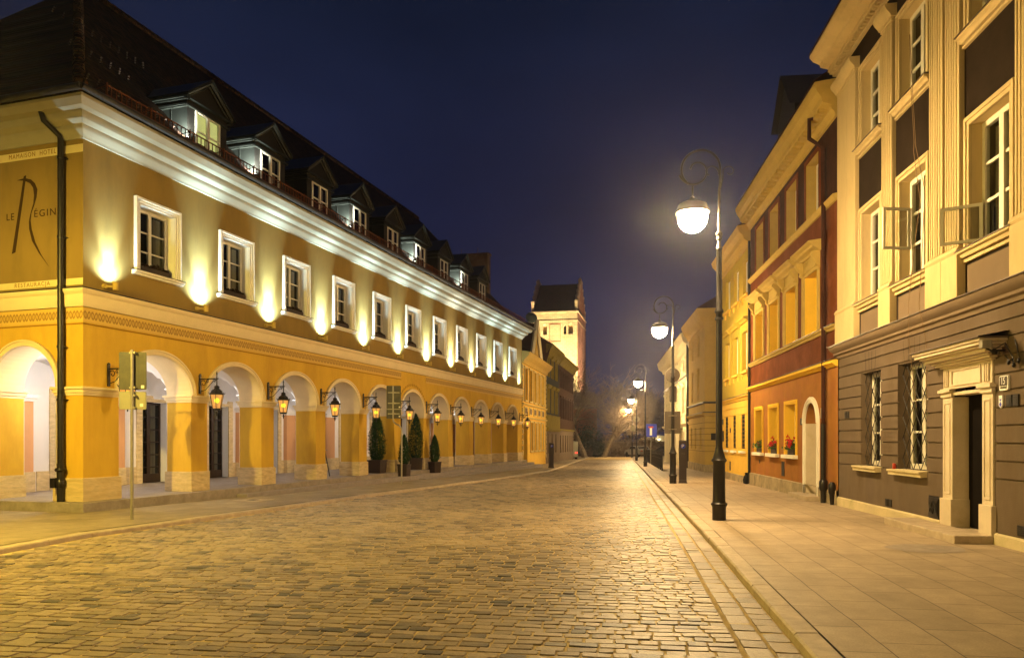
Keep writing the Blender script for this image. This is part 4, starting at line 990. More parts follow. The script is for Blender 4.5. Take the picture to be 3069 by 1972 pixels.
# menu stand in the arcade
t = thing('menu_stand', 'black iron menu stand leaning in the fourth arch', 'menu stand', Hw(12.0, 1.1, .18), HR+.5)
w = MB()
for sx in (-1, 1): w.tube([(sx*.25,-.25,0),(sx*.06,0,1.35)], .014, 5); w.tube([(sx*.25,.2,0),(sx*.06,0,1.2)], .012, 5); w.tube([(sx*.2,.0,.55+.0)]+[(sx*(.1+.05*math.cos(a)), -.08, .6+.18*math.sin(a)) for a in [R(40*i) for i in range(9)]], .008, 4)
w.build('frame', 'iron', t); w = MB(); w.add([(-.24,-.16,1.0),(.24,-.16,1.0),(.24,.12,1.12),(-.24,.12,1.12)], [(0,1,2,3)]); w.add([(-.24,-.16,.985),(.24,-.16,.985),(.24,.12,1.105),(-.24,.12,1.105)], [(0,3,2,1)]); w.build('board', 'curtain', t)

# ------------------------------------------------------------------ right hand houses
RE = Vector((-.1064, -.9943, 0)); RI = Vector((.9943, -.1064, 0)); RR = math.atan2(-.9943, -.1064)
def house(name, label, P): return thing(name, label, 'building', (*P, 0), RR)
R1P, R2P, R3P, R4P = (8.17,18.6), (9.27,28.9), (9.95,35.2), (11.78,49.6)
def Rw(P, x, d, z=0): return Vector((P[0], P[1], 0))+RE*x+RI*d+Vector((0,0,z))
# --- brown and cream house, nearest on the right
h1 = house('brown_townhouse', 'tall brown house with cream pilasters and barred ground floor windows, nearest on the right', R1P)
L1 = 15.5
WX = [(1.62,2.78),(3.72,4.98),(6.48,7.74)]; sh_ = 7.42
gfw = [(1.53,2.71,1.0,3.1),(3.60,4.90,1.0,3.1),(9.4,10.7,1.0,3.1),(11.6,12.9,1.0,3.1)]
door = (5.95,6.92,.12,2.36)
w = MB(); w.wall(0, L1, -.3, 3.62, gfw+[(5.60,7.22,.0,2.8)], .03, .32); 
w.mi = 1
courses = [3.60,3.38,3.13,2.85,2.59,2.34,2.08,1.81,1.54,1.27,1.0]
holes = gfw+[(5.60,7.22,.0,3.0)]
for zt, zb_ in list(zip(courses, courses[1:])) + [(1.0, .17)]:
    a, b = zb_+.013, zt-.013
    segs = [(0, L1)]
    for o in holes:
        if o[2] < (a+b)/2 < o[3]+.02:
            ns = []
            for p, q in segs:
                if o[0] > p and o[1] < q: ns += [(p, o[0]), (o[1], q)]
                else: ns.append((p, q))
            segs = ns
    for p, q in segs: w.box(p+.0, q, 0, .031, a, b)
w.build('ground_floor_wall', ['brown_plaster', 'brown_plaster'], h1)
# voussoirs over the windows: dark splayed joints
w = MB()
for (a, b, z0, z1) in gfw:
    w.cut()
    for x, dx in ((a+.32,-.05),(a+.52,-.02),(b-.52,.02),(b-.32,.05)): w.cut(); w.add([(x-.008,-.004,z1+.04),(x+.008,-.004,z1+.04),(x+dx+.008,-.004,3.56),(x+dx-.008,-.004,3.56)], [(0,1,2,3)])
w.build('voussoir_joint', 'dark_brown_plaster', h1)
w = MB(); w.ext([(0,-.4),(-.05,-.4),(-.05,.15),(-.02,.175),(0,.175)], 0, 5.5); w.ext([(0,-.4),(-.05,-.4),(-.05,.15),(-.02,.175),(0,.175)], 7.3, L1); w.build('plinth', 'base_limestone', h1)
CR1 = [(0,3.60),(-.03,3.60),(-.05,3.66),(-.10,3.69),(-.10,3.74),(-.17,3.79),(-.22,3.86),(-.22,3.895),(0,3.91)]
MB().ext(CR1, -.12, L1).build('string_cornice', 'panel_brown', h1, smooth=True)
MB().ext([(0,3.912),(-.25,3.897),(-.25,3.912),(0,3.96)], -.14, L1).build('cornice_flashing', 'copper', h1)
WX1 = [(1.66,2.74),(3.76,4.94),(6.52,7.70),(9.3,10.5),(11.9,13.1)]
lo = [(a, b, 4.72, 6.72) for a, b in WX1]; hi = [(a, b, 8.26, 9.98) for a, b in WX1]
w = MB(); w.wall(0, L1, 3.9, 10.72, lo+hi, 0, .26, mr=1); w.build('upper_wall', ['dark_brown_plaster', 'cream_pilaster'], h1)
w = MB()
for a, b in WX1: w.cut(); w.box(a-.1, b+.1, -.012, 0, 3.93, 4.45)
w.build('parapet_panel', 'panel_brown', h1)
w = MB()
for a, b, z0, z1 in lo+hi:
    w.cut()
    for o0, o1, yy in ((0, .07, -.04), (.07, .14, -.06)):
        w.box(a-o1, a-o0, yy, 0, z0-.05, z1+o0); w.box(b+o0, b+o1, yy, 0, z0-.05, z1+o0); w.box(a-o1, b+o1, yy, 0, z1+o0, z1+o1)
w.build('window_surround', 'cream_pilaster', h1, bevel=.006)
w = MB(); v2 = MB()
for a, b, z0, z1 in lo+hi:
    w.cut(); v2.cut(); w.ext([(.2,z0-.14),(-.08,z0-.14),(-.10,z0-.09),(-.15,z0-.07),(-.15,z0-.035),(.25,z0+.0)], a-.2, b+.2)
    w.box(a-.2, b+.2, -.05, 0, z0-.22, z0-.17)
    v2.ext([(.2,z0+.004),(-.17,z0-.033),(-.17,z0-.02),(.2,z0+.018)], a-.23, b+.23)
w.build('window_sill', 'cream_pilaster', h1); v2.build('sill_flashing', 'copper', h1)
def pilaster(mb, a, b, y=.0, flute=True, pr=.09):
    mb.box(a-.03, b+.03, -pr-.05, y, 3.92, 4.68); mb.ext([(0,4.68),(-pr-.05,4.68),(-pr-.07,4.72),(-pr-.05,4.76),(-pr-.02,4.80),(0,4.80)], a-.035, b+.035)
    if flute:
        n = max(4, int((b-a)/.085)); wd = (b-a)/n
        mb.box(a, b, -pr+.014, y, 4.80, 10.1)
        for i in range(n): mb.box(a+wd*i+wd*.22, a+wd*i+wd*.78 if i < n-1 else b-.001, -pr, -pr+.0141, 4.82, 10.05)
    else:
        mb.box(a, b, -pr, y, 4.80, 10.1)
    mb.box(a-.01, b+.01, -pr-.01, y, 10.1, 10.17)
    mb.ext([(0,10.17),(-pr-.03,10.17),(-pr-.05,10.22),(-pr-.12,10.30),(-pr-.15,10.36),(-pr-.15,10.42),(0,10.43)], a-.05, b+.05)
w = MB()
pilaster(w, .06, .82, flute=False, pr=.06); pilaster(w, .86, 1.42, flute=False)
for a, b in ((2.96,3.52),(5.18,5.72),(5.79,6.31),(7.92,8.46),(8.53,9.05),(10.75,11.6)): w.cut(); pilaster(w, a, b)
w.build('pilaster', 'cream_pilaster', h1, bevel=.006)
w = MB(); w.ext([(0,10.72),(-.10,10.72),(-.12,10.80),(-.22,10.84),(-.22,10.92),(-.40,10.97),(-.42,11.04),(-.58,11.12),(-.66,11.22),(-.66,11.28),(0,11.34)], -.16, L1)
x = -.05
while x < 11: w.box(x, x+.075, -.215, -.12, 10.73, 10.80); x += .14
w.build('cornice', 'cream_pilaster', h1, smooth=False)
w = MB(); w.quad((-.16,-.70,11.285),(L1,-.70,11.285),(L1,3.5,13.6),(-.16,3.5,13.6)); w.quad((0,3.5,13.6),(L1,3.5,13.6),(L1,9,11),(0,9,11)); w.quad((0,0,-.4),(0,9,-.4),(0,9,11.3),(0,0,11.3)); w.add([(-.0,-.6,11.3),(0,3.5,13.6),(0,9,11.2)], [(0,1,2)])
w.build('roof', 'church_roof', h1)
for i, (a, b, z0, z1) in enumerate(lo+hi): window(h1, a, b, z0, z1, .17, 2, 3, fw=.09, mw=.05, mull=.13, room=.6)
for i, (a, b, z0, z1) in enumerate(gfw): 
    window(h1, a+.02, b-.02, z0, z1, .24, 2, 3, fw=.10, mw=.04, mull=.14, room=.6)
# open casements
for (xh, z0, z1, wd, rot) in ((3.84,5.36,6.18,.58,-78),(6.60,4.80,5.42,.60,-118)):
    f = MB(); f.box(0,.05,-.02,.02,0,z1-z0); f.box(wd-.05,wd,-.02,.02,0,z1-z0); f.box(.05,wd-.05,-.02,.02,0,.05); f.box(.05,wd-.05,-.02,.02,z1-z0-.05,z1-z0)
    o = f.build('open_casement', 'wood_white', h1, loc=(xh, .14, z0)); o.rotation_euler = (0, 0, R(rot))
    p = MB().quad((.05,0,.05),(wd-.05,0,.05),(wd-.05,0,z1-z0-.05),(.05,0,z1-z0-.05)).build('pane', 'window_glass', o)
# sills of the barred windows, bars
w = MB()
for a, b, z0, z1 in gfw: w.cut(); w.ext([(.2,z0-.11),(-.12,z0-.11),(-.12,z0-.05),(-.15,z0-.04),(-.15,z0-.0),(.24,z0+.012)], a-.2, b+.02)
w.build('barred_window_sill', 'base_limestone', h1, bevel=.006)
for a, b, z0, z1 in gfw[:2]+gfw[2:3]:
    w = MB(); n = 4; bw = (b-a)/n
    for i in range(n*2):
        xa = a+bw*i/2
    rowh = .42; nr = int(round((z1-z0)/rowh)); rowh = (z1-z0)/nr
    for i in range(n):
        for j in range(nr):
            x0, x1 = a+bw*i, a+bw*(i+1); za, zb2 = z0+rowh*j, z0+rowh*(j+1); xm, zm = (x0+x1)/2, (za+zb2)/2
            for p, q in (((x0,zm),(xm,zb2)),((xm,zb2),(x1,zm)),((x1,zm),(xm,za)),((xm,za),(x0,zm))): w.tube([(p[0],.10,p[1]),(q[0],.10,q[1])], .0085, 4, False)
    w.tube([(a,.1,z0+.02),(b,.1,z0+.02)], .010, 4); w.tube([(a,.1,z1-.02),(b,.1,z1-.02)], .010, 4)
    w.build('window_bars', 'iron_flat', h1)
# portal
w = MB(); D0, D1, DZ0, DZ1 = door
for a, b in ((5.60, D0), (D1, 7.24)):
    w.box(a, b, -.03, .24, .10, 2.32); w.box(a-.03, b+.03, -.07, .24, .10, .58)
    w.box(a+.07, b-.07, -.042, -.03, .66, .70); w.box(a+.07, a+.09, -.042, -.03, .70, 2.2); w.box(b-.09, b-.07, -.042, -.03, .70, 2.2); w.box(a+.07, b-.07, -.042, -.03, 2.2, 2.23)
    w.box(a-.02, b+.02, -.06, .0, 2.32, 2.40); w.box(a-.05, b+.05, -.10, .0, 2.40, 2.45)
w.box(D0, D1, -.03, .24, 2.345, 2.40); w.box(5.60, 7.24, -.08, .0, 2.451, 2.47)
w.box(5.62, 7.22, -.03, .1, 2.47, 2.82)
for a in (5.68, 5.74, 5.80, 7.00, 7.06, 7.12): w.box(a, a+.03, -.055, -.03, 2.5, 2.78)
for (a, b, c, d) in ((5.93,6.90,2.50,2.53),(5.93,6.90,2.75,2.78),(5.93,5.96,2.53,2.75),(6.87,6.90,2.53,2.75)): w.box(a, b, -.05, -.03, c, d)
w.build('portal', 'portal_stone', h1, bevel=.006)
w = MB()
for o, za, zc in ((.03,2.82,2.85),(.08,2.85,2.89),(.13,2.89,2.92),(.21,2.925,2.985),(.27,2.985,3.02),(.33,3.02,3.07),(.36,3.07,3.12)): w.box(5.60-o, 7.24+o, -.04-o, .0, za, zc)
w.build('portal_cornice', 'portal_stone', h1, bevel=.008)
w = MB(); w.box(5.20, 7.64, -.44, 0, 3.121, 3.135); w.add([(5.20,-.44,3.135),(7.64,-.44,3.135),(7.64,0,3.22),(5.20,0,3.22)], [(0,1,2,3)]); w.build('portal_flashing', 'copper', h1)
w = MB(); w.box(D0, D1, .27, .30, .10, 2.345); w.build('door_recess', 'room_dark', h1)
w = MB(); w.box(D0+.0, D1-.0, .24, .268, .12, 2.33)
for z in (.3, .8, 1.3, 1.8): w.box(D0+.5, D1-.08, .22, .24, z, z+.38)
w.build('door', 'door_black', h1)
w = MB(); w.box(4.55, 7.30, -.62, -.0501, -.3, .125); w.box(5.6, 7.24, -.05, .7, -.3, .10); w.build('doorstep', 'kerb_stone', h1, bevel=.015)
# vents and a cast iron hatch low in the wall
w = MB()
for a, b, c, d in ((2.98,3.13,.21,.36),(3.16,3.31,.21,.36),(.45,.58,2.11,2.27),(.62,.75,2.11,2.27),(7.86,8.05,.21,.36)):
    w.cut(); w.box(a, b, -.014, 0, c, d)
    for i in range(4): w.box(a+.015, b-.015, -.02, -.013, c+.02+(d-c-.04)*i/4, c+.02+(d-c-.04)*(i+.45)/4)
w.build('vent', 'iron_flat', h1)
w = MB(); w.box(5.03,5.48,-.02,0,.16,.58); w.box(5.06,5.45,-.035,-.02,.19,.55); w.box(5.10,5.41,-.045,-.034,.23,.51)
w.tube([(5.14,-.05,.46),(5.26,-.05,.27),(5.38,-.05,.46)], .012, 4); w.tube([(5.14,-.05,.3),(5.26,-.05,.49),(5.38,-.05,.3)], .012, 4); w.build('cast_hatch', 'iron', h1)
t = thing('manhole_cover', 'square stone cover with a small hole in the pavement before the hotel', 'manhole cover', (-7.1, 20.4, g(20.4)+.004), HR)
w = MB(); w.box(-.42,.42,-.42,.42,-.02,.006); w.build('frame', 'kerb_stone', t, bevel=.003); w = MB(); w.box(-.12,.12,-.12,.12,.0,.010); w.build('lid', 'iron_flat', t)
w = MB(); rdp = random.Random(5); cx, cy_ = 6.05, 10.9; w.add([(cx+(.52+.07*rdp.random())*math.cos(a*.42), cy_+(.42+.08*rdp.random())*math.sin(a*.42), g(cy_)+.006) for a in range(15)], [tuple(range(15))]); struct(w.build('pavement_patch', 'slab_stone'))
# things fixed to the brown house
t = thing('house_number_sign', 'white framed dark plate reading 15 on the brown wall right of the portal', 'house number', Rw(R1P, 7.54, -.012, 2.44), RR)
w = MB(); plate(w, .24, .22, 0, -.02, .03, .03); w.build('frame', 'white_paint', t)
w = MB(); plate(w, .20, .135, .026, -.026, .005, .012); w.build('panel', 'sign_brown', t)
text('number', '15', .15, 'white_paint', t, (0,-.029,.026), (R(90),0,0), .0015, .8); text('street_name', 'FRETA', .035, 'sign_brown', t, (0,-.022,-.068), (R(90),0,0), .001, 1.1) if False else None
w = MB()
for i in range(9): w.box(-.085+.02*i, -.085+.02*i+.012, -.023, -.02, -.082, -.056+.004*(i % 3))
w.build('street_name', 'sign_brown', t)
t = thing('monument_shield', 'small white and blue shield plaque below the house number', 'plaque', Rw(R1P, 7.44, -.012, 2.17), RR)
w = MB(); pts = [(-.05,.09),(.05,.09),(.05,-.06),(0,-.10),(-.05,-.06)]; w.add([(x,-.012,z) for x, z in pts]+[(x,.01,z) for x, z in pts], [(0,4,3,2,1)]+[(i,(i+1)%5,5+(i+1)%5,5+i) for i in range(5)]); w.build('plate', 'white_paint', t)
w = MB(); w.add([(-.035,-.014,.035),(.035,-.014,.035),(0,-.014,0)], [(0,1,2)]); w.add([(0,-.014,0.0),(.035,-.014,-.045),(0,-.014,-.085),(-.035,-.014,-.045)], [(0,1,2,3)]); w.build('blue_mark', 'blue_paint', t)
for i, x in enumerate((7.655, 7.83)):
    t = thing('metal_plaque', ('left' if i == 0 else 'right')+' of the two small dark plaques under the house number', 'plaque', Rw(R1P, x, -.012, 2.17), RR, 'dark plaques by the portal')
    w = MB(); plate(w, .14, .17, 0, -.01, .02, .008); w.build('plate', 'iron_flat', t); w = MB(); 
    for z in (-.06,.055): w.box(-.05,.05,-.016,-.01,z,z+.01)
    for q in range(6): w.box(-.045,.03+.01*(q%2),-.014,-.01,-.04+.014*q,-.034+.014*q)
    w.build('relief', 'dark_lead', t)
t = thing('security_floodlight', 'small grey floodlight on a bracket beside the portal cornice', 'floodlight', Rw(R1P, 7.62, -.10, 2.98), RR)
w = MB(); w.box(-.05,.06,-.30,-.16,-.03,.09); w.build('lamp_head', 'curtain', t, bevel=.01); w = MB(); w.tube([(-.1,.1,-.05),(-.05,-.12,-.06),(-.02,-.2,-.03)], .015, 6); w.lathe([(.03,-.04),(.045,0),(.02,.05)], (-.1,-.05,-.07), 10); w.tube([(0,-.1,-.05),(.15,-.08,-.0),(.25,-.08,.02),(.42,-.05,-.25)], .008, 5); w.build('bracket', 'iron', t)
t = thing('hanging_bulb_cable', 'black cable with three small lamps on the wall above the house number', 'cable', Rw(R1P, 7.75, -.03, 2.75), RR)
w = MB(); w.tube([(-.12,-.02,.08),(-.02,-.02,.0),(.05,-.02,.02),(.1,-.02,-.04),(.15,-.02,-.035),(.2,-.02,.02),(.24,-.02,.02),(.2,-.02,.12),(.12,-.02,.3)], .009, 6)
for x, z in ((-.02,-.02),(.11,-.07),(.24,-.02)): w.lathe([(.012,-.04),(.028,-.01),(.02,.03)], (x,-.03,z), 8)
w.build('cable', 'iron', t)
t = thing('drink_can', 'red drink can on the sill of the barred window left of the portal', 'can', Rw(R1P, 3.55, -.05, .995), RR)
MB().lathe([(.028,0),(.033,.008),(.033,.11),(.026,.12)], (0,0,.0), 16).build('can_body', 'can_red', t, smooth=True)
t = thing('rope', 'pair of thin ropes hanging down the front of the brown house', 'rope', Rw(R1P, 4.5, -.2, 0), RR)
w = MB(); w.tube([(.15,.0,9.2),(.2,0,8.3),(.35,0,7.1),(.45,-.05,6.9),(.75,-.06,5.9),(.62,-.1,5.1),(.4,-.12,4.1),(.3,-.08,3.5),(.22,.1,2.2)], .006, 4); w.tube([(.17,.0,9.2),(.27,0,8.2),(.42,0,7.0),(.95,-.06,6.0),(.9,-.1,4.7),(.8,-.1,4.0),(.72,.05,3.4),(.6,.12,2.2),(.5,.12,2.05)], .006, 4)
w.build('rope_strand', 'cable', t)

# --- rust red house
h2 = house('rust_red_house', 'rust red house with yellow window frames, hooded windows and an arched doorway', R2P)
L2 = 10.3
gw = [(.95,2.07,1.12,2.68),(3.15,4.28,1.12,2.68),(5.31,6.48,1.12,2.68)]
fw_ = [(a, a+1.22, 4.52, 6.25) for a in (.9,3.1,5.25,7.4)]
tw = [(a, a+1.25, 7.82, 9.45) for a in (.98,3.12,5.32,7.52)]
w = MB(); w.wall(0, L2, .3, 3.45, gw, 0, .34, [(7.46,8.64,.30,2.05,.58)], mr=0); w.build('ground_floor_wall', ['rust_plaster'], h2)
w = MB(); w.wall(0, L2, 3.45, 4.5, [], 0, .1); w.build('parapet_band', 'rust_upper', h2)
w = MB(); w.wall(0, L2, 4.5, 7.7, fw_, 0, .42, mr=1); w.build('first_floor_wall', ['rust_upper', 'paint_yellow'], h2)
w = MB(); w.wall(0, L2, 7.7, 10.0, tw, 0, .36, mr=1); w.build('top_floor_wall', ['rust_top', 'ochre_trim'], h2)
w = MB(); w.wall(-.02, L2+.04, -.5, .30, [(7.46,8.64,-.02,.31)], -.05, .1); w.add([(-.02,-.05,.3),(7.46,-.05,.3),(7.46,0,.32),(-.02,0,.32)],[(0,1,2,3)]); w.add([(8.64,-.05,.3),(L2,-.05,.3),(L2,0,.32),(8.64,0,.32)],[(0,1,2,3)]); w.build('plinth', 'stone_plinth', h2)
w = MB(); w.ext([(0,3.44),(-.05,3.44),(-.12,3.50),(-.16,3.52),(-.16,3.60),(0,3.63)], 0, L2); w.build('yellow_band', 'paint_yellow', h2)
w = MB(); w.ext([(0,4.38),(-.05,4.38),(-.08,4.43),(-.13,4.46),(-.13,4.50),(0,4.52)], 0, L2); w.ext([(0,7.62),(-.05,7.62),(-.10,7.68),(-.13,7.72),(-.13,7.76),(0,7.79)], 0, L2); w.build('string_course', 'ochre_trim', h2)
w = MB(); w.ext([(0,3.632),(-.19,3.603),(-.19,3.615),(0,3.67)], 0, L2+.02); w.ext([(0,4.522),(-.15,4.502),(-.15,4.512),(0,4.55)], 0, L2+.02); w.build('flashing', 'dark_lead', h2)
for a, b, z0, z1 in gw:
    w = MB()
    for o0, o1, yy in ((0,.05,-.03),(.05,.12,-.05)): w.box(a-o1,a-o0,yy,0,z0-.06,z1+o0); w.box(b+o0,b+o1,yy,0,z0-.06,z1+o0); w.box(a-o1,b+o1,yy,0,z1+o0,z1+o1)
    w.box(a, a+.004, .0, .30, z0, z1); w.box(b-.004, b, .0, .30, z0, z1); w.box(a, b, .0, .30, z1-.004, z1)
    w.build('window_surround', 'paint_yellow', h2)
    MB().box(a-.16, b+.16, -.14, .3, z0-.11, z0).build('window_sill', 'white_trim', h2, bevel=.008)
    window(h2, a, b, z0, z1, .26, 2, 3, fw=.07, mull=.10)
for a, b, z0, z1 in fw_:
    w = MB()
    for o0, o1, yy in ((0,.10,-.03),(.10,.2,-.05)): w.box(a-o1,a-o0,yy,0,z0,z1+o0); w.box(b+o0,b+o1,yy,0,z0,z1+o0); w.box(a-o1,b+o1,yy,0,z1+o0,z1+o1)
    w.box(a-.12,b+.12,-.04,0,6.45,6.70)
    w.ext([(0,6.70),(-.08,6.70),(-.12,6.76),(-.22,6.80),(-.26,6.86),(-.34,6.90),(-.34,6.95),(0,7.0)], a-.32, b+.32)
    for xx in (a-.22, b+.06):
        w.add([(xx,-.22,6.70),(xx+.16,-.22,6.70),(xx+.16,-.24,6.60),(xx+.16,-.10,6.42),(xx+.16,-.12,6.34),(xx+.16,0,6.25),(xx+.16,0,6.70),(xx,-.24,6.60),(xx,-.10,6.42),(xx,-.12,6.34),(xx,0,6.25),(xx,0,6.70)],
              [(1,2,3,4,5,6),(0,11,10,9,8,7),(0,7,2,1),(7,8,3,2),(8,9,4,3),(9,10,5,4)])
    w.build('window_hood', 'ochre_trim', h2)
    window(h2, a, b, z0, z1, .34, 2, 2, fw=.07, mull=.10, back='blind')
for a, b, z0, z1 in tw:
    w = MB(); w.box(a-.12,a,-.03,0,z0,z1); w.box(b,b+.12,-.03,0,z0,z1); w.box(a-.12,b+.12,-.03,0,z1,z1+.12); w.build('window_surround', 'rust_upper', h2)
    window(h2, a, b, z0, z1, .28, 2, 3, fw=.06, mull=.09)
w = MB(); w.ext([(0,9.72),(-.06,9.72),(-.08,9.82),(-.16,9.90),(-.16,10.0),(-.38,10.08),(-.40,10.2),(-.50,10.34),(-.56,10.5),(-.56,10.58),(0,10.66)], -.1, L2)
x = .1
while x < L2-.2: w.box(x, x+.16, -.36, -.16, 9.96, 10.05); x += .36
w.build('cornice', 'ochre_trim', h2)
w = MB(); w.quad((-.1,-.6,10.6),(L2,-.6,10.6),(L2,5,14.6),(-.1,5,14.6)); w.quad((-.1,5,14.6),(L2,5,14.6),(L2,10,10.6),(-.1,10,10.6)); w.add([(0,-.5,10.6),(0,5,14.6),(0,10,10.6)],[(0,1,2)]); w.quad((0,.0,3),(0,10,3),(0,10,10.6),(0,.0,10.6)); w.build('roof', 'church_roof', h2)
w = MB(); w.wall(2.35, 4.6, 10.7, 12.6, [(2.85,4.1,10.95,12.25)], .45, .1); w.poly([(2.35,.45,12.6),(4.6,.45,12.6),(3.47,.45,13.9)]); w.quad((4.6,.45,10.7),(4.6,.45,12.6),(4.6,3.2,12.6),(4.6,.6,10.7)); w.quad((2.35,.45,10.7),(2.35,.45,12.6),(2.35,3.2,12.6),(2.35,.6,10.7))
w.quad((2.2,.25,12.5),(3.47,.25,14.0),(3.47,4.4,14.0),(2.2,3.2,12.5)); w.quad((4.75,.25,12.5),(3.47,.25,14.0),(3.47,4.4,14.0),(4.75,3.2,12.5)); dm = w.build('dormer', 'dormer_front', h2)
window(dm, 2.85, 4.1, 10.95, 12.25, .47, 2, 2, fw=.08)
# arched doorway
w = MB(); w.archband(7.46, 8.64, 2.05, .58, .16, -.05, .0); w.box(7.30,7.46,-.05,0,.0,2.05); w.box(8.64,8.80,-.05,0,.0,2.05); w.archband(7.40, 8.70, 2.05, .64, .05, -.08, .0); w.build('door_surround', 'white_trim', h2)
w = MB(); 
for x0, x1 in ((7.46,7.50),(8.60,8.64)): w.box(x0, x1, .0, .55, -.2, 2.05)
w.build('door_reveal', 'portal_stone', h2)
w = MB(); w.box(7.46, 8.64, .56, .6, -.2, 2.7); w.build('door', 'wood_dark', h2)
w = MB(); w.box(7.1, 8.95, -.4, .55, -.4, .06); w.build('doorstep', 'kerb_stone', h2, bevel=.01)
dp = MB()
dp.tube([(9.42,-.1,10.05),(9.42,-.45,10.0),(9.42,-.45,9.5),(9.52,-.12,9.2),(9.52,-.12,2.0)], .055, 10); dp.tube([(9.52,-.12,2.05),(9.52,-.12,-.1)], .065, 10); dp.lathe([(.07,0),(.1,.05),(.1,.25),(.07,.3)], (9.52,-.12,.25), 10); 
dp.build('drainpipe', 'rust_top', h2, smooth=True); dp = MB(); dp.tube([(9.52,-.125,2.0),(9.52,-.125,-.1)], .07, 10); dp.lathe([(.075,0),(.105,.05),(.105,.25),(.075,.3)], (9.52,-.125,.25), 10); dp.lathe([(.04,-.3),(.06,0),(.09,.05),(.09,.25),(.05,.32)], (10.15,-.1,.2), 10); dp.build('drainpipe_foot', 'iron', h2, smooth=True)
w = MB(); w.box(4.75,5.1,-.012,0,.42,.88); w.box(6.95,7.12,-.02,0,2.02,2.22); w.box(1.5,1.62,-.012,0,.72,.86); w.build('meter_hatch', 'iron_flat', h2)
t = thing('house_number_sign', 'small pale number plate on the rust red wall right of the arched doorway', 'house number', Rw(R2P, 9.05, -.02, 2.3), RR); w = MB(); plate(w, .26, .28, 0, 0, .02, .02); w.build('plate', 'sign_pale', t); w = MB(); w.box(-.05,.05,-.004,0,-.02,.09); w.build('mark', 'sign_brown', t)
# geranium boxes
def geranium(k, n, red):
    t = thing('geranium_box', 'x', 'flower box', (0,0,0), RR, 'geranium boxes on the yellow framed windows'); rd = random.Random(k)
    w = MB(); w.box(-.36,.36,-.07,.09,0,.17); w.build('trough', 'meter_body', t, bevel=.01)
    w = MB()
    for i in range(260):
        p = Vector((rd.gauss(0,.2), rd.gauss(-.03,.07), .17+abs(rd.gauss(0,.1)))); a = Vector((rd.uniform(-1,1),rd.uniform(-1,1),rd.uniform(-1,1))).normalized()*.04; b = a.orthogonal().normalized()*.035; w.quad(p-a,p+b,p+a,p-b)
    w.build('leaves', 'green_leaf', t)
    w = MB()
    for i in range(n):
        c = Vector((rd.gauss(.02,.17)*red, rd.gauss(-.06,.06), .24+abs(rd.gauss(0,.13*red))))
        for q in range(14):
            p = c+Vector((rd.gauss(0,.026),rd.gauss(0,.026),rd.gauss(0,.024))); a = Vector((rd.uniform(-1,1),rd.uniform(-1,1),rd.uniform(-1,1))).normalized()*.024; b = a.orthogonal().normalized()*.02; w.quad(p-a,p+b,p+a,p-b)
    w.build('flowers', 'red_petal', t); return t
for k, (a, b, z0, z1) in enumerate(gw):
    t = geranium(k+3, [5,26,30][k], [.6,1.05,1.1][k]); t.location = Rw(R2P, (a+b)/2+.02, .04, z0+.0)
    t['label'] = ['box of green leaves with few red flowers on the leftmost yellow framed sill', 'box of red geraniums on the middle yellow framed sill', 'box of red geraniums on the yellow framed sill nearest the arched doorway'][k]
t = thing('black_bag', 'small black bag on the pavement where the yellow and rust red houses meet', 'bag', Rw(R3P, 6.2, -.14, g(29)), RR)
w = MB(); w.lathe([(.02,0),(.12,.03),(.14,.15),(.10,.3),(.05,.38),(.07,.44),(.01,.45)], (0,0,0), 10); w.build('bag_body', 'cloth_black', t, smooth=True)

# --- yellow house with barred ground floor
h3 = house('yellow_townhouse', 'narrow yellow house with three barred ground floor windows and pale blinds above', R3P)
L3 = 6.28
g3 = [(.68,1.44,1.12,2.62),(2.58,3.30,1.12,2.62),(4.45,5.19,1.12,2.62)]
f3 = [(.98,2.0,4.34,5.92),(2.95,3.96,4.34,5.92),(4.85,5.86,4.34,5.92)]; t3 = [(a, b, 7.38, 8.78) for a, b, _, _ in f3]
w = MB(); w.wall(0, L3, .1, 3.2, g3, .03, .3)
cs = [3.2,2.93,2.63,2.28,1.93,1.58,1.23,.93,.1]
for zt, zb_ in zip(cs, cs[1:]):
    segs = [(0, L3)]; a, b = zb_+.012, zt-.012
    for o in g3:
        if o[2] < (a+b)/2 < o[3]:
            segs = [s_ for p, q in segs for s_ in (((p, o[0]), (o[1], q)) if p < o[0] < q else ((p, q),))]
    for p, q in segs: w.box(p, q, 0, .031, a, b)
w.build('ground_floor_wall', 'yellow_plaster', h3)
w = MB(); w.wall(0, L3, 3.2, 9.3, f3+t3, 0, .32); w.build('upper_wall', 'olive_plaster', h3)
w = MB(); w.box(-.02, L3, -.06, 0, -.5, .12); w.build('plinth', 'stone_plinth', h3)
w = MB(); w.ext([(0,3.2),(-.04,3.2),(-.08,3.28),(-.14,3.32),(-.14,3.38),(0,3.41)], 0, L3); w.build('string_course', 'yellow_plaster', h3)
w = MB(); w.ext([(0,3.412),(-.17,3.383),(-.17,3.395),(0,3.45)], 0, L3); w.build('flashing', 'dark_lead', h3)
w = MB(); w.ext([(0,9.15),(-.06,9.15),(-.1,9.3),(-.25,9.4),(-.3,9.55),(-.45,9.7),(-.5,9.85),(-.5,9.92),(0,10.0)], 0, L3); w.build('cornice', 'ocher_plaster', h3)
for a, b, z0, z1 in f3:
    w = MB(); w.box(a-.16,a,-.04,0,z0-.05,z1); w.box(b,b+.16,-.04,0,z0-.05,z1); w.box(a-.16,b+.16,-.04,0,z1,z1+.14); w.box(a-.14,b+.14,-.03,0,z1+.14,6.26)
    w.ext([(0,6.26),(-.1,6.26),(-.14,6.34),(-.24,6.38),(-.24,6.43),(0,6.46)], a-.22, b+.22); w.build('window_hood', 'olive_plaster', h3)
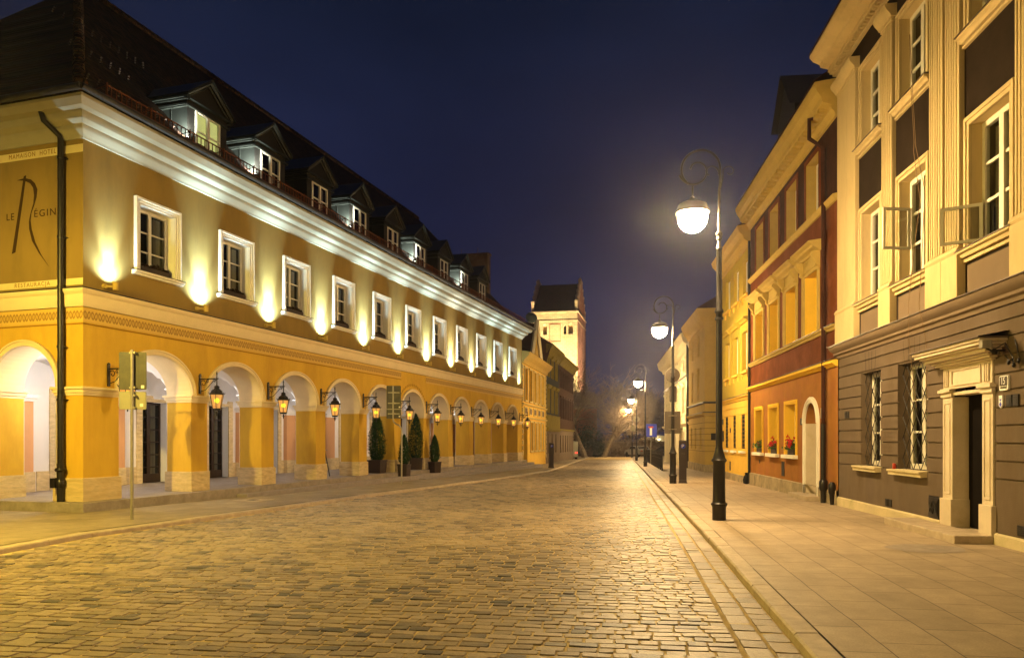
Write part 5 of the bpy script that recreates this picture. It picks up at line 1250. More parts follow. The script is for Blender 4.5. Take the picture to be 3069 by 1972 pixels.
for a, b, z0, z1 in f3+t3:
    w = MB(); w.box(a-.14, b+.14, -.11, .1, z0-.09, z0); w.box(a-.02,a+.05,-.06,0,z0-.3,z0-.09); w.box(b-.05,b+.02,-.06,0,z0-.3,z0-.09); w.build('window_sill', 'yellow_plaster', h3)
    window(h3, a, b, z0, z1, .12, 2, 2, fw=.06, mull=.08, back='blind' if z0 < 6 else 'blind_orange')
for a, b, z0, z1 in g3:
    window(h3, a, b, z0, z1, .2, 2, 3, fw=.06); MB().box(a-.12, b+.12, -.10, .1, z0-.09, z0).build('window_sill', 'white_trim', h3)
    w = MB(); n = 5
    for i in range(n): x = a+(b-a)*(i+.5)/n; w.tube([(x,.04,z0),(x,.04,z1)], .011, 4); 
    for j in range(9):
        z = z0+.08+(z1-z0-.1)*j/8.6
        for i in range(n): x = a+(b-a)*(i+.5)/n; w.tube([(x+.055*math.cos(R(60*q)),.04,z+.06*math.sin(R(60*q))) for q in range(7)], .009, 3, False)
    w.build('window_bars', 'iron_flat', h3)
w = MB(); w.box(.05,.3,-.02,0,2.3,2.55); w.box(.05,.4,-.04,0,1.5,2.0); w.box(2.0,2.15,-.02,0,1.9,2.1); w.box(1.9,2.15,-.015,0,.22,.62); w.build('meter_box', 'iron_flat', h3)
w = MB(); w.tube([(L3+.03,-.06,9.3),(L3+.03,-.06,-.1)], .05, 8); w.build('drainpipe', 'iron', h3)
w = MB(); w.quad((-.0,-.5,9.94),(L3,-.5,9.94),(L3,5,13.4),(0,5,13.4)); w.quad((0,5,13.4),(L3,5,13.4),(L3,10,9.9),(0,10,9.9)); w.build('roof', 'church_roof', h3)
w = MB(); w.quad((0,0,-.4),(0,9,-.4),(0,9,9.9),(0,0,9.9)); w.add([(0,0,9.9),(0,9,9.9),(0,5,13.4)],[(0,1,2)]); w.build('gable_wall', 'olive_plaster', h3)
w = MB(); w.box(.3,1.2,3.2,4.2,11.5,14.2); w.box(4.9,5.9,3.0,4.2,11.5,14.8); w.build('chimney', 'firewall', h3)

# --- ocher house beyond the alley, its end wall facing the camera
h4 = house('ocher_corner_house', 'ocher corner house with a plain end wall facing the camera beyond the yellow house', R4P)
L4 = 7.05; g4 = [(1.0,1.7,1.0,2.3),(2.9,3.6,1.0,2.3),(5.0,5.7,1.0,2.3)]; f4 = [(1.4,2.3,3.95,5.9),(4.0,4.9,3.95,5.9)]; t4 = [(a,b,6.6,7.9) for a,b,_,_ in f4]
w = MB(); w.wall(0, L4, -.6, 8.3, g4+f4+t4, 0, .22); w.build('front_wall', 'ocher_plaster', h4)
w = MB(); w.wall(0, 9, -.6, 8.3, [(1.0,1.45,3.75,5.7)], 0, .12); o = w.build('end_wall', 'ocher_plaster', h4, loc=(L4,0,0), rotz=R(90))
w = MB()
for z in [.9+.33*i for i in range(6)]: w.box(0, L4, -.003, 0, z, z+.02)
o = w.build('joint_line', 'dark_brown_plaster', h4); w = MB()
for z in [.9+.33*i for i in range(6)]: w.box(0, 9, -.003, 0, z, z+.02)
w.build('joint_line', 'dark_brown_plaster', h4, loc=(L4,0,0), rotz=R(90))
for (prof, nm, m_) in (([(0,2.95),(-.06,2.95),(-.14,3.05),(-.14,3.12),(0,3.15)], 'string_course', 'ocher_plaster'), ([(0,3.152),(-.17,3.122),(-.17,3.135),(0,3.19)], 'flashing', 'dark_lead'), ([(0,3.65),(-.08,3.65),(-.12,3.70),(-.12,3.75),(0,3.77)], 'sill_course', 'dark_lead'),
                      ([(0,8.1),(-.08,8.1),(-.14,8.3),(-.3,8.45),(-.42,8.75),(-.5,8.95),(-.5,9.02),(0,9.1)], 'cornice', 'ocher_plaster')):
    MB().ext(prof, 0, L4, 0, -1).build(nm, m_, h4); MB().ext(prof, 0, 9, 1).build(nm, m_, h4, loc=(L4,0,0), rotz=R(90))
w = MB(); w.box(0, L4+.06, -.06, 0, -.6, .15); w.build('plinth', 'stone_plinth', h4)
w = MB(); w.box(0, 9, -.06, 0, -.6, .15); w.build('plinth', 'stone_plinth', h4, loc=(L4,0,0), rotz=R(90))
for a, b, z0, z1 in g4+f4+t4: window(h4, a, b, z0, z1, .14, 1, 2, fw=.06, back='curtain' if z0 > 3 else 'blind')
w = MB(); w.add([(-.1,-.5,9.05),(L4+.5,-.5,9.05),(L4-2,4.5,12.2),(-.1,4.5,12.2),(L4+.5,9.5,9.05)], [(0,1,2,3),(1,4,2)]); w.build('roof', 'church_roof', h4)
w = MB(); w.box(1,1.9,2.6,3.6,10,12.9); w.build('chimney', 'firewall', h4)
w = MB(); w.box(.35,.75,-.03,0,1.55,1.95); w.build('bell_panel', 'iron_flat', h4, loc=(L4,0,0), rotz=R(90)); 
# --- ivory rusticated house
h5 = thing('ivory_house', 'ivory house with quoined pilasters and bright tall windows, farthest on the right', 'building', (14.35, 70.0, 0), math.atan2(-20.3, -2.42))
L5 = 20.4; R5 = math.atan2(-20.3, -2.42)
g5 = [(1.2+2.45*i, 2.1+2.45*i, .5, 2.2) for i in range(8)]; f5 = [(1.1+2.45*i, 2.2+2.45*i, 3.5, 5.4) for i in range(8)]; t5 = [(1.25+2.45*i, 2.05+2.45*i, 6.3, 7.4) for i in range(8)]
w = MB(); w.wall(0, L5, -.8, 8.2, g5+f5+t5, 0, .2); w.build('front_wall', 'ivory_plaster', h5)
for (prof, nm, m_) in (([(0,2.55),(-.08,2.55),(-.2,2.7),(-.2,2.78),(0,2.8)], 'string_course', 'ivory_plaster'), ([(0,6.0),(-.05,6.0),(-.08,6.05),(-.08,6.1),(0,6.12)], 'string_course', 'dark_lead'), ([(0,7.7),(-.1,7.7),(-.2,7.95),(-.5,8.15),(-.6,8.5),(-.65,8.7),(0,8.85)], 'cornice', 'ivory_plaster')): MB().ext(prof, -.5, L5).build(nm, m_, h5)
w = MB()
for i in range(9):
    x = .1+2.45*i; w.cut()
    for j in range(14): w.box(x+(.0 if j % 2 else .12), x+.62-(.0 if j % 2 else .12), -.05, 0, 2.85+.34*j, 3.12+.34*j)
w.build('quoin', 'ivory_plaster', h5)
w = MB()
w = MB()
for i in range(9):
    w.cut()
    for j in range(7): w.box(.33+2.45*i, .47+2.45*i, -.056, -.05, 3.2+.68*j, 3.36+.68*j)
w.build('quoin_shadow', 'dark_lead', h5)
w = MB()
for a, b, z0, z1 in f5: w.cut(); w.box(a-.1,a,-.05,0,z0,z1); w.box(b,b+.1,-.05,0,z0,z1); w.ext([(0,z1),(-.08,z1),(-.2,z1+.2),(-.2,z1+.26),(0,z1+.3)], a-.2, b+.2)
w.build('window_hood', 'ivory_plaster', h5)
for a, b, z0, z1 in f5+g5+t5: window(h5, a, b, z0, z1, .06, 2, 2, fw=.08, back='blind' if z0 < 6 else 'curtain')
w = MB(); w.quad((-.5,-.65,8.8),(L5,-.65,8.8),(L5,5,11.8),(-.5,5,11.8)); w.quad((L5,0,2),(L5,5,2),(L5,5,11.8),(L5,0,8.8)); w.quad((0,0,-.8),(0,8,-.8),(0,8,8.8),(0,0,8.8)); w.build('roof', 'church_roof', h5)
w = MB(); w.tube([(L5-.3,-.15,8.2),(L5-.3,-.15,-.3)], .1, 10); w.lathe([(.16,0),(.2,.1),(.12,.4)], (L5-.3,-.15,-.35), 10); w.build('drainpipe', 'iron', h5)
w = MB(); w.box(13.6,15.6,-1.0,0,2.35,2.42); w.build('canopy', 'sign_grey', h5)

# ------------------------------------------------------------------ houses beyond the hotel on the left
LD = Vector((.2,1,0)).normalized(); LR = math.atan2(1,.2)
def lhouse(name, label, P): return thing(name, label, 'building', (*P, 0), LR)
k2 = lhouse('bright_yellow_house', 'narrow ornate yellow house with a triangular gable right after the hotel', (.70,52.0))
Lk = 10.9
gw2 = [(3.3+1.75*i, 4.3+1.75*i, .75, 2.85) for i in range(4)]; fw2 = [(.9+1.95*i, 1.95+1.95*i, 4.4, 6.7) for i in range(5)]
w = MB(); w.wall(0, Lk, -.7, 7.2, gw2+fw2, 0, .35, [(.55,2.2,-.5,2.3,.55)], mr=1); w.build('front_wall', ['yellow_plaster', 'paint_yellow'], k2)
w = MB(); w.box(.55,2.2,.36,.45,-.5,2.9); w.build('gate', 'iron_flat', k2)
w = MB()
for a, b, z0, z1 in fw2+gw2: w.box(a-.12,a,-.07,0,z0,z1); w.box(b,b+.12,-.07,0,z0,z1); w.box(a-.12,b+.12,-.09,0,z1,z1+.12); w.box(a-.14,b+.14,-.12,0,z0-.12,z0)
for z, h in ((3.1,.12),(4.05,.1)): w.ext([(0,z),(-.1,z),(-.16,z+h*.7),(-.16,z+h),(0,z+h+.03)], 0, Lk)
for i in range(5): w.box(.8+1.95*i,2.05+1.95*i,-.05,0,3.35,3.95)
for j in range(18): w.box(0,.35 if j%2 else .22,-.06,0,.1+.38*j,.4+.38*j); w.box(Lk-(.35 if j%2 else .22),Lk,-.06,0,.1+.38*j,.4+.38*j)
w.build('stucco_frame', 'stucco_yellow', k2)
w = MB()
for i in range(5): w.cut(); w.box(.95+1.95*i,1.9+1.95*i,-.06,-.05,3.45,3.85)
w.build('stucco_panel', 'panel_brown', k2)
for a, b, z0, z1 in gw2+fw2: window(k2, a, b, z0, z1, .22, 2, 3, fw=.07, back='curtain')
w = MB(); w.ext([(0,6.95),(-.1,6.95),(-.2,7.2),(-.45,7.4),(-.55,7.6),(-.6,7.7),(0,7.8)], -.1, Lk+.1); w.build('cornice', 'ocher_plaster', k2)
w = MB(); 
for s_ in (0, 1):
    pass
w.add([(2.2,-.25,7.75),(5.8,-.25,7.75),(4.0,-.25,10.3),(2.2,.1,7.75),(5.8,.1,7.75),(4.0,.1,10.3)], [(0,1,2),(0,2,5,3),(1,4,5,2)]); w.build('gable', 'ocher_plaster', k2)
w = MB(); w.tube([(1.95,-.38,7.72),(4.0,-.38,10.45)], .16, 4); w.tube([(6.05,-.38,7.72),(4.0,-.38,10.45)], .16, 4); w.build('gable_moulding', 'ivory_plaster', k2)
w = MB(); w.quad((-.1,-.6,7.75),(Lk,-.6,7.75),(Lk,5,11.4),(-.1,5,11.4)); w.quad((2.0,-.2,7.7),(4,-.2,10.3),(4,4,10.6),(2.0,2,8)); w.quad((6.0,-.2,7.7),(4,-.2,10.3),(4,4,10.6),(6.0,2,8)); w.quad((0,0,3),(0,6,3),(0,6,11.4),(0,0,7.7)); w.build('roof', 'church_roof', k2)
w = MB(); w.box(1.6,5.0,3.6,4.4,9.5,12.6); w.tube([(2,4,12.6),(2,4,13.4)], .04, 4); w.box(1.5,5.1,3.5,4.5,12.6,12.7); w.build('chimney', 'firewall', k2)
w = MB(); w.box(9.2,10.8,1.2,3.0,8.5,11.2); w.box(9.9,11.6,1.0,2.6,8.5,10.3); w.box(10.8,12.6,.6,2.2,8,9.7); w.build('stepped_wall', 'dormer_front', k2)
t = thing('satellite_dish', 'grey green satellite dish on the roof behind the gable', 'satellite dish', (.70+.196*9.2-.9, 52+.98*9.2+.2, 10.95), 0)
w = MB(); w.lathe([(.001,.14),(.2,.12),(.38,.05),(.5,-.02),(.5,.0),(.38,.07),(.2,.14),(.001,.16)], (0,0,0), 20); o = w.build('dish', 'dish_metal', t, smooth=True); o.rotation_euler = (R(65), R(35), 0); o.location = (0,0,.65)
w = MB(); w.tube([(.1,0,-1.2),(.1,0,.6)], .04, 6); w.tube([(.1,0,.4),(-.4,-.5,.3)], .015, 4); w.build('mast', 'iron_flat', t)
t = thing('satellite_dish', 'smaller satellite dish below the larger one', 'satellite dish', (.70+.196*9.6-.6, 52+.98*9.6, 10.75), 0)
w = MB(); w.lathe([(.001,.08),(.2,.05),(.3,-.02),(.3,0),(.2,.07),(.001,.1)], (0,0,0), 16); o = w.build('dish', 'dish_metal', t, smooth=True); o.rotation_euler = (R(75), R(20), 0)
w = MB(); w.tube([(0,.05,-.8),(0,.05,0)], .03, 6); w.build('mast', 'iron_flat', t)
k3 = lhouse('dark_green_house', 'dark narrow house with yellow trim between the bright yellow and brown houses', (2.86,62.8))
a3 = [(.7+2.5*i, 1.9+2.5*i, 3.9, 6.0) for i in range(3)]+[(.7+2.5*i, 1.9+2.5*i, 7.0, 8.6) for i in range(3)]; b3_ = [(.8+2.4*i, 1.7+2.4*i, .4, 2.1) for i in range(3)]
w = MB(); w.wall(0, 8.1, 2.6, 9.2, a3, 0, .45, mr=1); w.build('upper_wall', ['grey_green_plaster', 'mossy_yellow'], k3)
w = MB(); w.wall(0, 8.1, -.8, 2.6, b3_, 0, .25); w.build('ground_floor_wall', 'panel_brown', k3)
w = MB(); w.ext([(0,2.6),(-.1,2.6),(-.12,2.7),(-.12,3.6),(-.2,3.7),(0,3.72)], 0, 8.1); w.ext([(0,2.3),(-.14,2.3),(-.25,2.5),(-.25,2.58),(0,2.6)], 0, 8.1); w.ext([(0,8.9),(-.1,8.9),(-.3,9.2),(-.55,9.4),(-.6,9.6),(0,9.7)], 0, 8.1)
for a, b, z0, z1 in a3: w.box(a-.14,a,-.06,0,z0,z1); w.box(b,b+.14,-.06,0,z0,z1); w.ext([(0,z1),(-.1,z1),(-.25,z1+.2),(-.25,z1+.28),(0,z1+.3)], a-.2, b+.2)
w.build('yellow_trim', 'mossy_yellow', k3)
for a, b, z0, z1 in a3+b3_: window(k3, a, b, z0, z1, .28 if z0 > 3 else .15, 2, 2, fw=.06, back='curtain')
w = MB(); w.quad((0,-.6,9.65),(8.1,-.6,9.65),(8.1,5,13),(0,5,13)); w.quad((0,-.5,9.6),(0,5,13),(0,5,8),(0,0,8)); w.build('roof', 'church_roof', k3)
k4 = lhouse('brown_brick_house', 'dark brown house with tiled roof edge, last before the trees on the left', (4.46,70.8))
a4 = [(.7+1.9*i, 1.7+1.9*i, 3.6, 5.6) for i in range(6)]+[(.7+1.9*i, 1.7+1.9*i, 6.6, 8.1) for i in range(6)]; b4 = [(.8+1.9*i, 1.6+1.9*i, .3, 2.0) for i in range(6)]
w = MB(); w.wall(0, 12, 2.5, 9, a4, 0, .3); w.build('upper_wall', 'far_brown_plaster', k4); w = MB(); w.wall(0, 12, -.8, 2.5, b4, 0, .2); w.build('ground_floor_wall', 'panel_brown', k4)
w = MB()
for a, b, z0, z1 in a4: w.cut(); w.box(a-.12,a,-.06,0,z0,z1); w.box(b,b+.12,-.06,0,z0,z1); w.box(a-.18,b+.18,-.16,0,z1,z1+.22)
w.build('window_hood', 'far_brown_plaster', k4)
w = MB(); w.ext([(0,2.45),(-.15,2.45),(-.15,2.6),(0,2.62)], 0, 12); w.build('string_course', 'mossy_yellow', k4)
w = MB(); w.ext([(0,8.7),(-.1,8.7),(-.3,9.1),(-.55,9.3),(-.6,9.45),(0,9.5)], 0, 12.2); w.build('cornice', 'mossy_yellow', k4)
for i, (a, b, z0, z1) in enumerate(a4+b4): window(k4, a, b, z0, z1, .15, 2, 2, fw=.06, back='blind' if i in (0, 17) else 'curtain')
w = MB(); w.quad((0,-.65,9.45),(12.3,-.65,9.45),(12.3,5,12.6),(0,5,12.6)); w.quad((12,0,-.8),(12,6,-.8),(12,6,11),(12,0,9.4)); w.box(1,2,3,4,10.5,13); w.build('roof', 'church_roof', k4)

# ------------------------------------------------------------------ church tower
TY = 128.; TP = (.5+.0, TY, 0); k = math.atan2(.35, 8.2)
tw_ = thing('church_tower', 'floodlit brick church tower with dark tiled saddle roof and stepped gables', 'building', (3.35, TY+.9, 0), -.213)
TW = 8.02; TD = 12.2; ZE = 23.7
w = MB(); ops = [(1.1,2.0,19.6,21.9),(1.15+5.5,2.15+5.5,19.6,21.9)]
w.wall(0, TW, -1, ZE, [], 0, .6, [(.55,1.35,19.6,21.0,.5),(2.05,2.75,19.6,21.0,.5),(5.65,6.1,19.6,20.75,.4),(6.45,7.25,19.6,21.0,.5),(3.1,4.1,12.6,15.6,1.2)]); w.build('front_wall', 'tower_brick', tw_)
w = MB(); w.quad((.4,.61,19.5),(3,.61,19.5),(3,.61,21.6),(.4,.61,21.6)); w.quad((6.4,.61,19.5),(7.3,.61,19.5),(7.3,.61,21.6),(6.4,.61,21.6)); w.quad((3.3,.02,18.3),(3.3,.02,18.3),(3.3,.02,18.3),(3.3,.02,18.3)); w.build('blind_niche', 'tower_brick', tw_)
w = MB(); w.quad((5.6,.5,19.5),(6.2,.5,19.5),(6.2,.5,21.3),(5.6,.5,21.3)); w.quad((3,.5,12.4),(4.2,.5,12.4),(4.2,.5,17),(3,.5,17)); w.build('opening', 'room_dark', tw_)
sw = [(3.0,3.7,13.0,17.2,.4),(2.2,2.6,19.4,21.3,.3),(3.2,3.6,19.4,21.3,.3),(8.2,8.6,19.4,21.3,.3),(9.4,9.8,19.4,21.3,.3),(5.6,6.0,18.8,21.0,.3),(6.4,6.8,18.8,21.0,.3)]
w = MB(); w.wall(0, TD, -1, ZE, [], 0, .5, sw); w.build('side_wall', 'tower_brick_red', tw_, loc=(TW,0,0), rotz=R(90))
w = MB(); w.quad((2,.4,12),(11,.4,12),(11,.4,22),(2,.4,22)); w.build('side_opening', 'room_dark', tw_, loc=(TW,0,0), rotz=R(90))
w = MB(); w.quad((0,0,-1),(0,TD,-1),(0,TD,ZE),(0,0,ZE)); w.quad((0,TD,-1),(TW,TD,-1),(TW,TD,ZE),(0,TD,ZE)); w.build('rear_wall', 'tower_brick_red', tw_)
for z, o in ((ZE-.25,.18),(21.95,.07),(12.1,.10)):
    w = MB(); w.box(-o, TW+o, -o, 0, z-.1, z+.12); w.box(TW, TW+o, 0, TD+o, z-.1, z+.12); w.build('brick_band', 'tower_brick', tw_)
w = MB(); w.box(3.15,5.1,-.05,0,18.3,18.42); w.box(3.15,3.25,-.05,0,18.42,21.3); w.box(5.0,5.1,-.05,0,18.42,21.3); w.box(3.15,5.1,-.05,0,21.3,21.42); w.build('panel_frame', 'church_brick_red', tw_)
# buttress
w = MB(); w.add([(TW,-.0,10.8),(TW,0,-1),(TW+2.6,-1.2,-1),(TW+.3,-.3,10.2),(TW,1.3,10.8),(TW,1.3,-1),(TW+2.6,.6,-1),(TW+.3,1.2,10.2)], [(0,1,2,3),(4,7,6,5),(3,2,6,7),(0,3,7,4)]); w.build('buttress', 'tower_brick', tw_)
ZR = 29.4
w = MB(); w.quad((.2,-.2,ZE),(TW-.2,-.2,ZE),(TW-.2,TD/2,ZR),(.2,TD/2,ZR)); w.quad((.2,TD+.2,ZE),(TW-.2,TD+.2,ZE),(TW-.2,TD/2,ZR),(.2,TD/2,ZR)); w.build('roof', 'church_roof', tw_)
for x in (0, TW-.45):
    w = MB(); n = 5
    for i in range(n):
        f0, f1 = i/n, (i+1)/n; ya = TD/2*f0; hh = ZE+(ZR-ZE)*f1+.35
        w.box(x, x+.45, ya, TD-ya, ZE+(ZR-ZE)*f0+(.35 if i else 0), hh)
        for yy in (ya+.12, TD-ya-.12):
            w.box(x-.03, x+.48, yy-.2, yy+.2, hh-.2, hh+.22); w.lathe([(.24,0),(.02,.3)], (x+.22,yy,hh+.22), 4, R(45))
    w.box(x, x+.45, TD/2-.25, TD/2+.25, ZR+.3, ZR+.7); w.lathe([(.3,0),(.02,.5)], (x+.22,TD/2,ZR+.7), 4, R(45))
    w.build('stepped_gable', 'tower_brick' if x else 'church_brick', tw_)
w = MB()
for i in range(9):
    y = 1.2+i*1.2; top = ZE+(ZR-ZE)*(1-abs(y-TD/2)/(TD/2))-.2
    if top-ZE > .7: w.box(TW+.001, TW+.03, y-.3, y+.3, ZE+.5, top)
w.build('blind_arcade', 'church_brick_red', tw_)
# floodlights at the foot of the tower
fl = thing('floodlight', 'ground floodlight in front of the church tower', 'floodlight', (7.0, 119.5, -.7), 0, 'church floodlights')
w = MB(); w.box(-.3,.3,-.15,.15,.1,.5); w.tube([(-.25,0,0),(-.25,0,.3)], .03, 5); w.tube([(.25,0,0),(.25,0,.3)], .03, 5); w.build('housing', 'iron_flat', fl); MB().quad((-.25,.152,.15),(.25,.152,.15),(.25,.152,.45),(-.25,.152,.45)).build('lens', 'far_lamp_spot', fl)
l = light('tower_beam', 'SPOT', (0,.3,.6), 150000, (1,.81,.42), fl, spot_size=R(75), spot_blend=.9, shadow_soft_size=.3); l.rotation_euler = Vector((.1, -.62, -1)).to_track_quat('Z','Y').to_euler()
f2 = fl.copy(); COL.objects.link(f2); f2.location = (16.5, 126.5, -.7); f2.rotation_euler = (0,0,R(80)); f2['label'] = 'ground floodlight beside the right flank of the church tower'
for ch in fl.children:
    if ch.type == 'MESH': c = ch.copy(); COL.objects.link(c); c.parent = f2
l = light('tower_beam', 'SPOT', (0,.3,.6), 60000, (1,.66,.38), f2, spot_size=R(80), spot_blend=.9, shadow_soft_size=.3); l.rotation_euler = Vector((0, -.55, -1)).to_track_quat('Z','Y').to_euler()
fl['label'] = 'ground floodlight in front of the left face of the church tower'
# ------------------------------------------------------------------ red wall building behind the trees, garden wall, archway mural
t = thing('red_hall', 'low red walled building behind the bare trees at the tower foot', 'building', (8.3, 112, 0), 0)
w = MB(); w.wall(-4, 4.5, -1, 6.2, [(-2.5,-1.6,2,4),(.5,1.4,2,4)], 0, .2); w.quad((4.5,0,-1),(4.5,6,-1),(4.5,6,6.2),(4.5,0,6.2)); w.build('wall', 'far_house', t)
w = MB(); w.quad((-4.2,-.4,6.2),(4.7,-.4,6.2),(4.7,5,9.0),(-4.2,5,9.0)); w.build('roof', 'church_roof', t)
w = MB(); w.quad((-2.6,.2,1.9),(1.5,.2,1.9),(1.5,.2,4.1),(-2.6,.2,4.1)); w.build('window', 'room_dark', t)
t = thing('garden_wall', 'low dark wall closing the street below the trees', 'wall', (0,0,0))
w = MB(); w.box(7.5, 34, 103, 103.5, -1.2, 1.2); w.box(7.4, 34.1, 102.92, 103.58, 1.2, 1.32); w.build('wall_body', 'firewall', t)
t = thing('vaulted_shed', 'small pale building with a rounded roof behind the railing', 'shed', (21.2, 108, -.8), 0)
w = MB(); pts = [(-2.2,0),(2.2,0)]+[(2.2*math.cos(R(a)), 1.9+1.1*math.sin(R(a))) for a in range(0, 181, 12)]; w.add([(x,0,z) for x, z in pts]+[(x,5,z) for x, z in pts], [tuple(range(len(pts)))]+[(i,(i+1)%len(pts),len(pts)+(i+1)%len(pts),len(pts)+i) for i in range(len(pts))]); w.build('shell', 'ivory_plaster', t)
w = MB(); w.box(-.5,.5,-.03,0,0,1.7); w.build('door', 'wood_dark', t)
w = MB(); w.box(-.2,.2,-.3,0,2.3,2.5); w.build('lamp', 'far_lamp_spot', t)

# ------------------------------------------------------------------ bare trees, shrubs
def bare_tree(loc, h, seed, label, lean=(0,0), spread=1., limbs=5, tr=.32):
    rd = random.Random(seed); t = thing('bare_tree', label, 'tree', loc, 0, 'bare trees at the end of the street')
    T = MB(); C_ = MB(); cnt = [0]
    Q = [(T, Vector((0,0,-.3)), Vector((lean[0],lean[1],1)).normalized(), h*.26, tr, 0)]
    while Q and cnt[0] < 5200:
        mb, p, d, ln, r, depth = Q.pop(0)
        n = 4 if depth < 3 else 3; pts = [p]; rs = [r]; q = p; dd = d.copy()
        for i in range(n):
            dd = (dd+Vector((rd.gauss(0,.17),rd.gauss(0,.17),rd.gauss(.02,.10)))).normalized(); q = q+dd*ln/n; pts.append(q); rs.append(r*(1-.42*(i+1)/n))
        mb.tube(pts, rs, 8 if r > .1 else (5 if r > .04 else 3), False); cnt[0] += 1
        if depth >= 7: continue
        for j in range(limbs if depth == 0 else rd.choice((2,3,3))):
            f = rd.uniform(.4, 1.) if depth else rd.uniform(.6, 1.); idx = min(n-1, int(f*n)); bp_ = pts[idx].lerp(pts[idx+1], f*n-idx)
            a = rd.uniform(0, 6.283); o = Vector((math.cos(a), math.sin(a), rd.uniform(-.3,.5)))*rd.uniform(.6,1.05)*spread
            Q.append((C_, bp_, (dd+o).normalized(), ln*rd.uniform(.62,.84), max(.018, rs[idx]*rd.uniform(.5,.68)), depth+1))
        Q.append((C_, pts[-1], dd, ln*.8, max(.018, rs[-1]*.9), depth+1))
    T.build('trunk', 'bark', t, smooth=True); C_.build('crown', 'twig', t)
    return t
bare_tree((9.6, 97, -.8), 16.5, 11, 'bare tree with a pale thick leaning trunk beside the tower', lean=(-.18,0), limbs=5, tr=.42)
bare_tree((12.3, 101, -.8), 14.5, 23, 'bare tree right of the tower with a wide crown', lean=(.1,0), spread=1.15, limbs=5, tr=.42)
bare_tree((21.5, 112, -.8), 11.5, 47, 'dark bare tree behind the far street lamps', limbs=5, tr=.3)
bare_tree((28.5, 118, -.8), 12, 53, 'dark bare tree showing between the far lamps and the ivory house', limbs=5, tr=.3)
bare_tree((15.8, 106, -.8), 12.5, 31, 'smaller bare tree at the middle of the street end', lean=(.15,0), spread=1.1, limbs=5, tr=.34)
def bush(loc, rx, ry, rz_, label, n=2600, seed=1, m='bush_leaf', sz=.16):
    rd = random.Random(seed); t = thing('evergreen_bush', label, 'bush', loc, 0, 'dark bushes at the end of the street'); w = MB(); L_ = [(rd.uniform(-.7,.7), rd.uniform(-.6,.6), rd.uniform(.2,.8), rd.uniform(.3,.55)) for _ in range(9)]
    for i in range(n):
        c = rd.choice(L_); v = Vector((rd.gauss(0,1),rd.gauss(0,1),rd.gauss(0,1))).normalized()*c[3]*rd.uniform(.6,1.05)
        p = Vector(((c[0]+v.x)*rx, (c[1]+v.y)*ry, max(0, (c[2]+v.z))*rz_)); a = Vector((rd.uniform(-1,1),rd.uniform(-1,1),rd.uniform(-.2,1))).normalized()*sz; b = a.orthogonal().normalized()*sz*.4; w.quad(p-a,p+b,p+a,p-b)
    w.build('foliage', m, t); MB().tube([(0,0,-.2),(0,0,rz_*.6)], [.1,.03], 6).build('stem', 'bark', t); return t
bush((9.9, 99.5, -.8), 2.6, 1.6, 4.2, 'large dark evergreen bush under the leaning bare tree', seed=2)
bush((14.0, 101.5, -.8), 2.8, 1.2, 2.6, 'wide dark bush in front of the wall under the bare trees', seed=3, m='twig', n=1800)
bush((18.0, 101.5, -.8), 2.6, 1.2, 3.0, 'dark bush near the far lamps, right of the other bushes', seed=4, m='twig', n=1800)

# ------------------------------------------------------------------ vehicles far away
def car(loc, rot, label, m, van=False):
    t = thing('parked_van' if van else 'parked_car', label, 'van' if van else 'car', loc, rot, None if van else 'cars parked beyond the railing'); w = MB()
    if van: prof = [(-2.4,.35),(-2.4,1.9),(-2.25,2.15),(1.2,2.15),(1.75,1.35),(2.35,1.1),(2.4,.35)]
    else: prof = [(-2.1,.35),(-2.15,.8),(-2.0,.98),(-1.5,1.03),(-1.0,1.42),(.35,1.45),(1.0,1.02),(1.9,.88),(2.1,.7),(2.1,.35)]
    wd = .92; n = len(prof); w.add([(-wd,y,z) for y, z in prof]+[(wd,y,z) for y, z in prof], [tuple(range(n))[::-1], tuple(range(n, 2*n))]+[(i,(i+1)%n,n+(i+1)%n,n+i) for i in range(n)])
    w.build('body', m, t, bevel=.08)
    w = MB()
    if van: w.quad((-.75,-2.37,1.25),(.75,-2.37,1.25),(.7,-2.28,1.95),(-.7,-2.28,1.95))
    else: w.quad((-.78,-1.52,1.06),(.78,-1.52,1.06),(.68,-1.06,1.42),(-.68,-1.06,1.42)); w.quad((-.93,-.95,1.05),(-.93,.75,1.05),(-.925,.3,1.38),(-.925,-.85,1.38))
    w.build('window', 'room_dark', t)
    for sx in (-1, 1):
        for y in (-1.35, 1.35): MB().tube([(sx*.72,y,.33),(sx*.95,y,.33)], .33, 14).build('wheel', 'rubber', t)
        MB().box(sx*.7-.13, sx*.7+.13, -2.46 if van else -2.2, -2.3 if van else -2.1, .78, .92).build('tail_light', 'tail_light' if (van and sx > 0) else 'can_red', t)
    return t
car((6.35, 86, g(86)-.1), R(4), 'pale grey van with one red rear light at the far left kerb', 'van_grey', True)
c1 = car((19.0, 92, g(92)), R(60), 'dark car parked beyond the end of the railing, nearest of the three', 'car_dark'); 
c2 = car((16.6, 98, g(98)), R(20), 'silver car parked behind the far lamp posts', 'car_silver')
c3 = car((20.8, 99, g(99)), R(80), 'dark car parked in front of the pale vaulted shed', 'car_dark')

# ------------------------------------------------------------------ thin haze over the street, added for a glow round the lamps
hm = bpy.data.materials.new('haze_air'); hm.use_nodes = True; _n = hm.node_tree; _n.nodes.remove(_n.nodes['Principled BSDF'])
_v = _n.nodes.new('ShaderNodeVolumePrincipled'); _v.inputs['Color'].default_value = (.8, .8, .98, 1); _v.inputs['Density'].default_value = .00055; _v.inputs['Anisotropy'].default_value = .87
_n.links.new(_v.outputs[0], _n.nodes['Material Output'].inputs['Volume']); MATS['haze_air'] = hm
if HAZE: struct(MB().box(-80, 80, -20, 170, -2.2, 34).build('haze', 'haze_air'), 'stuff')

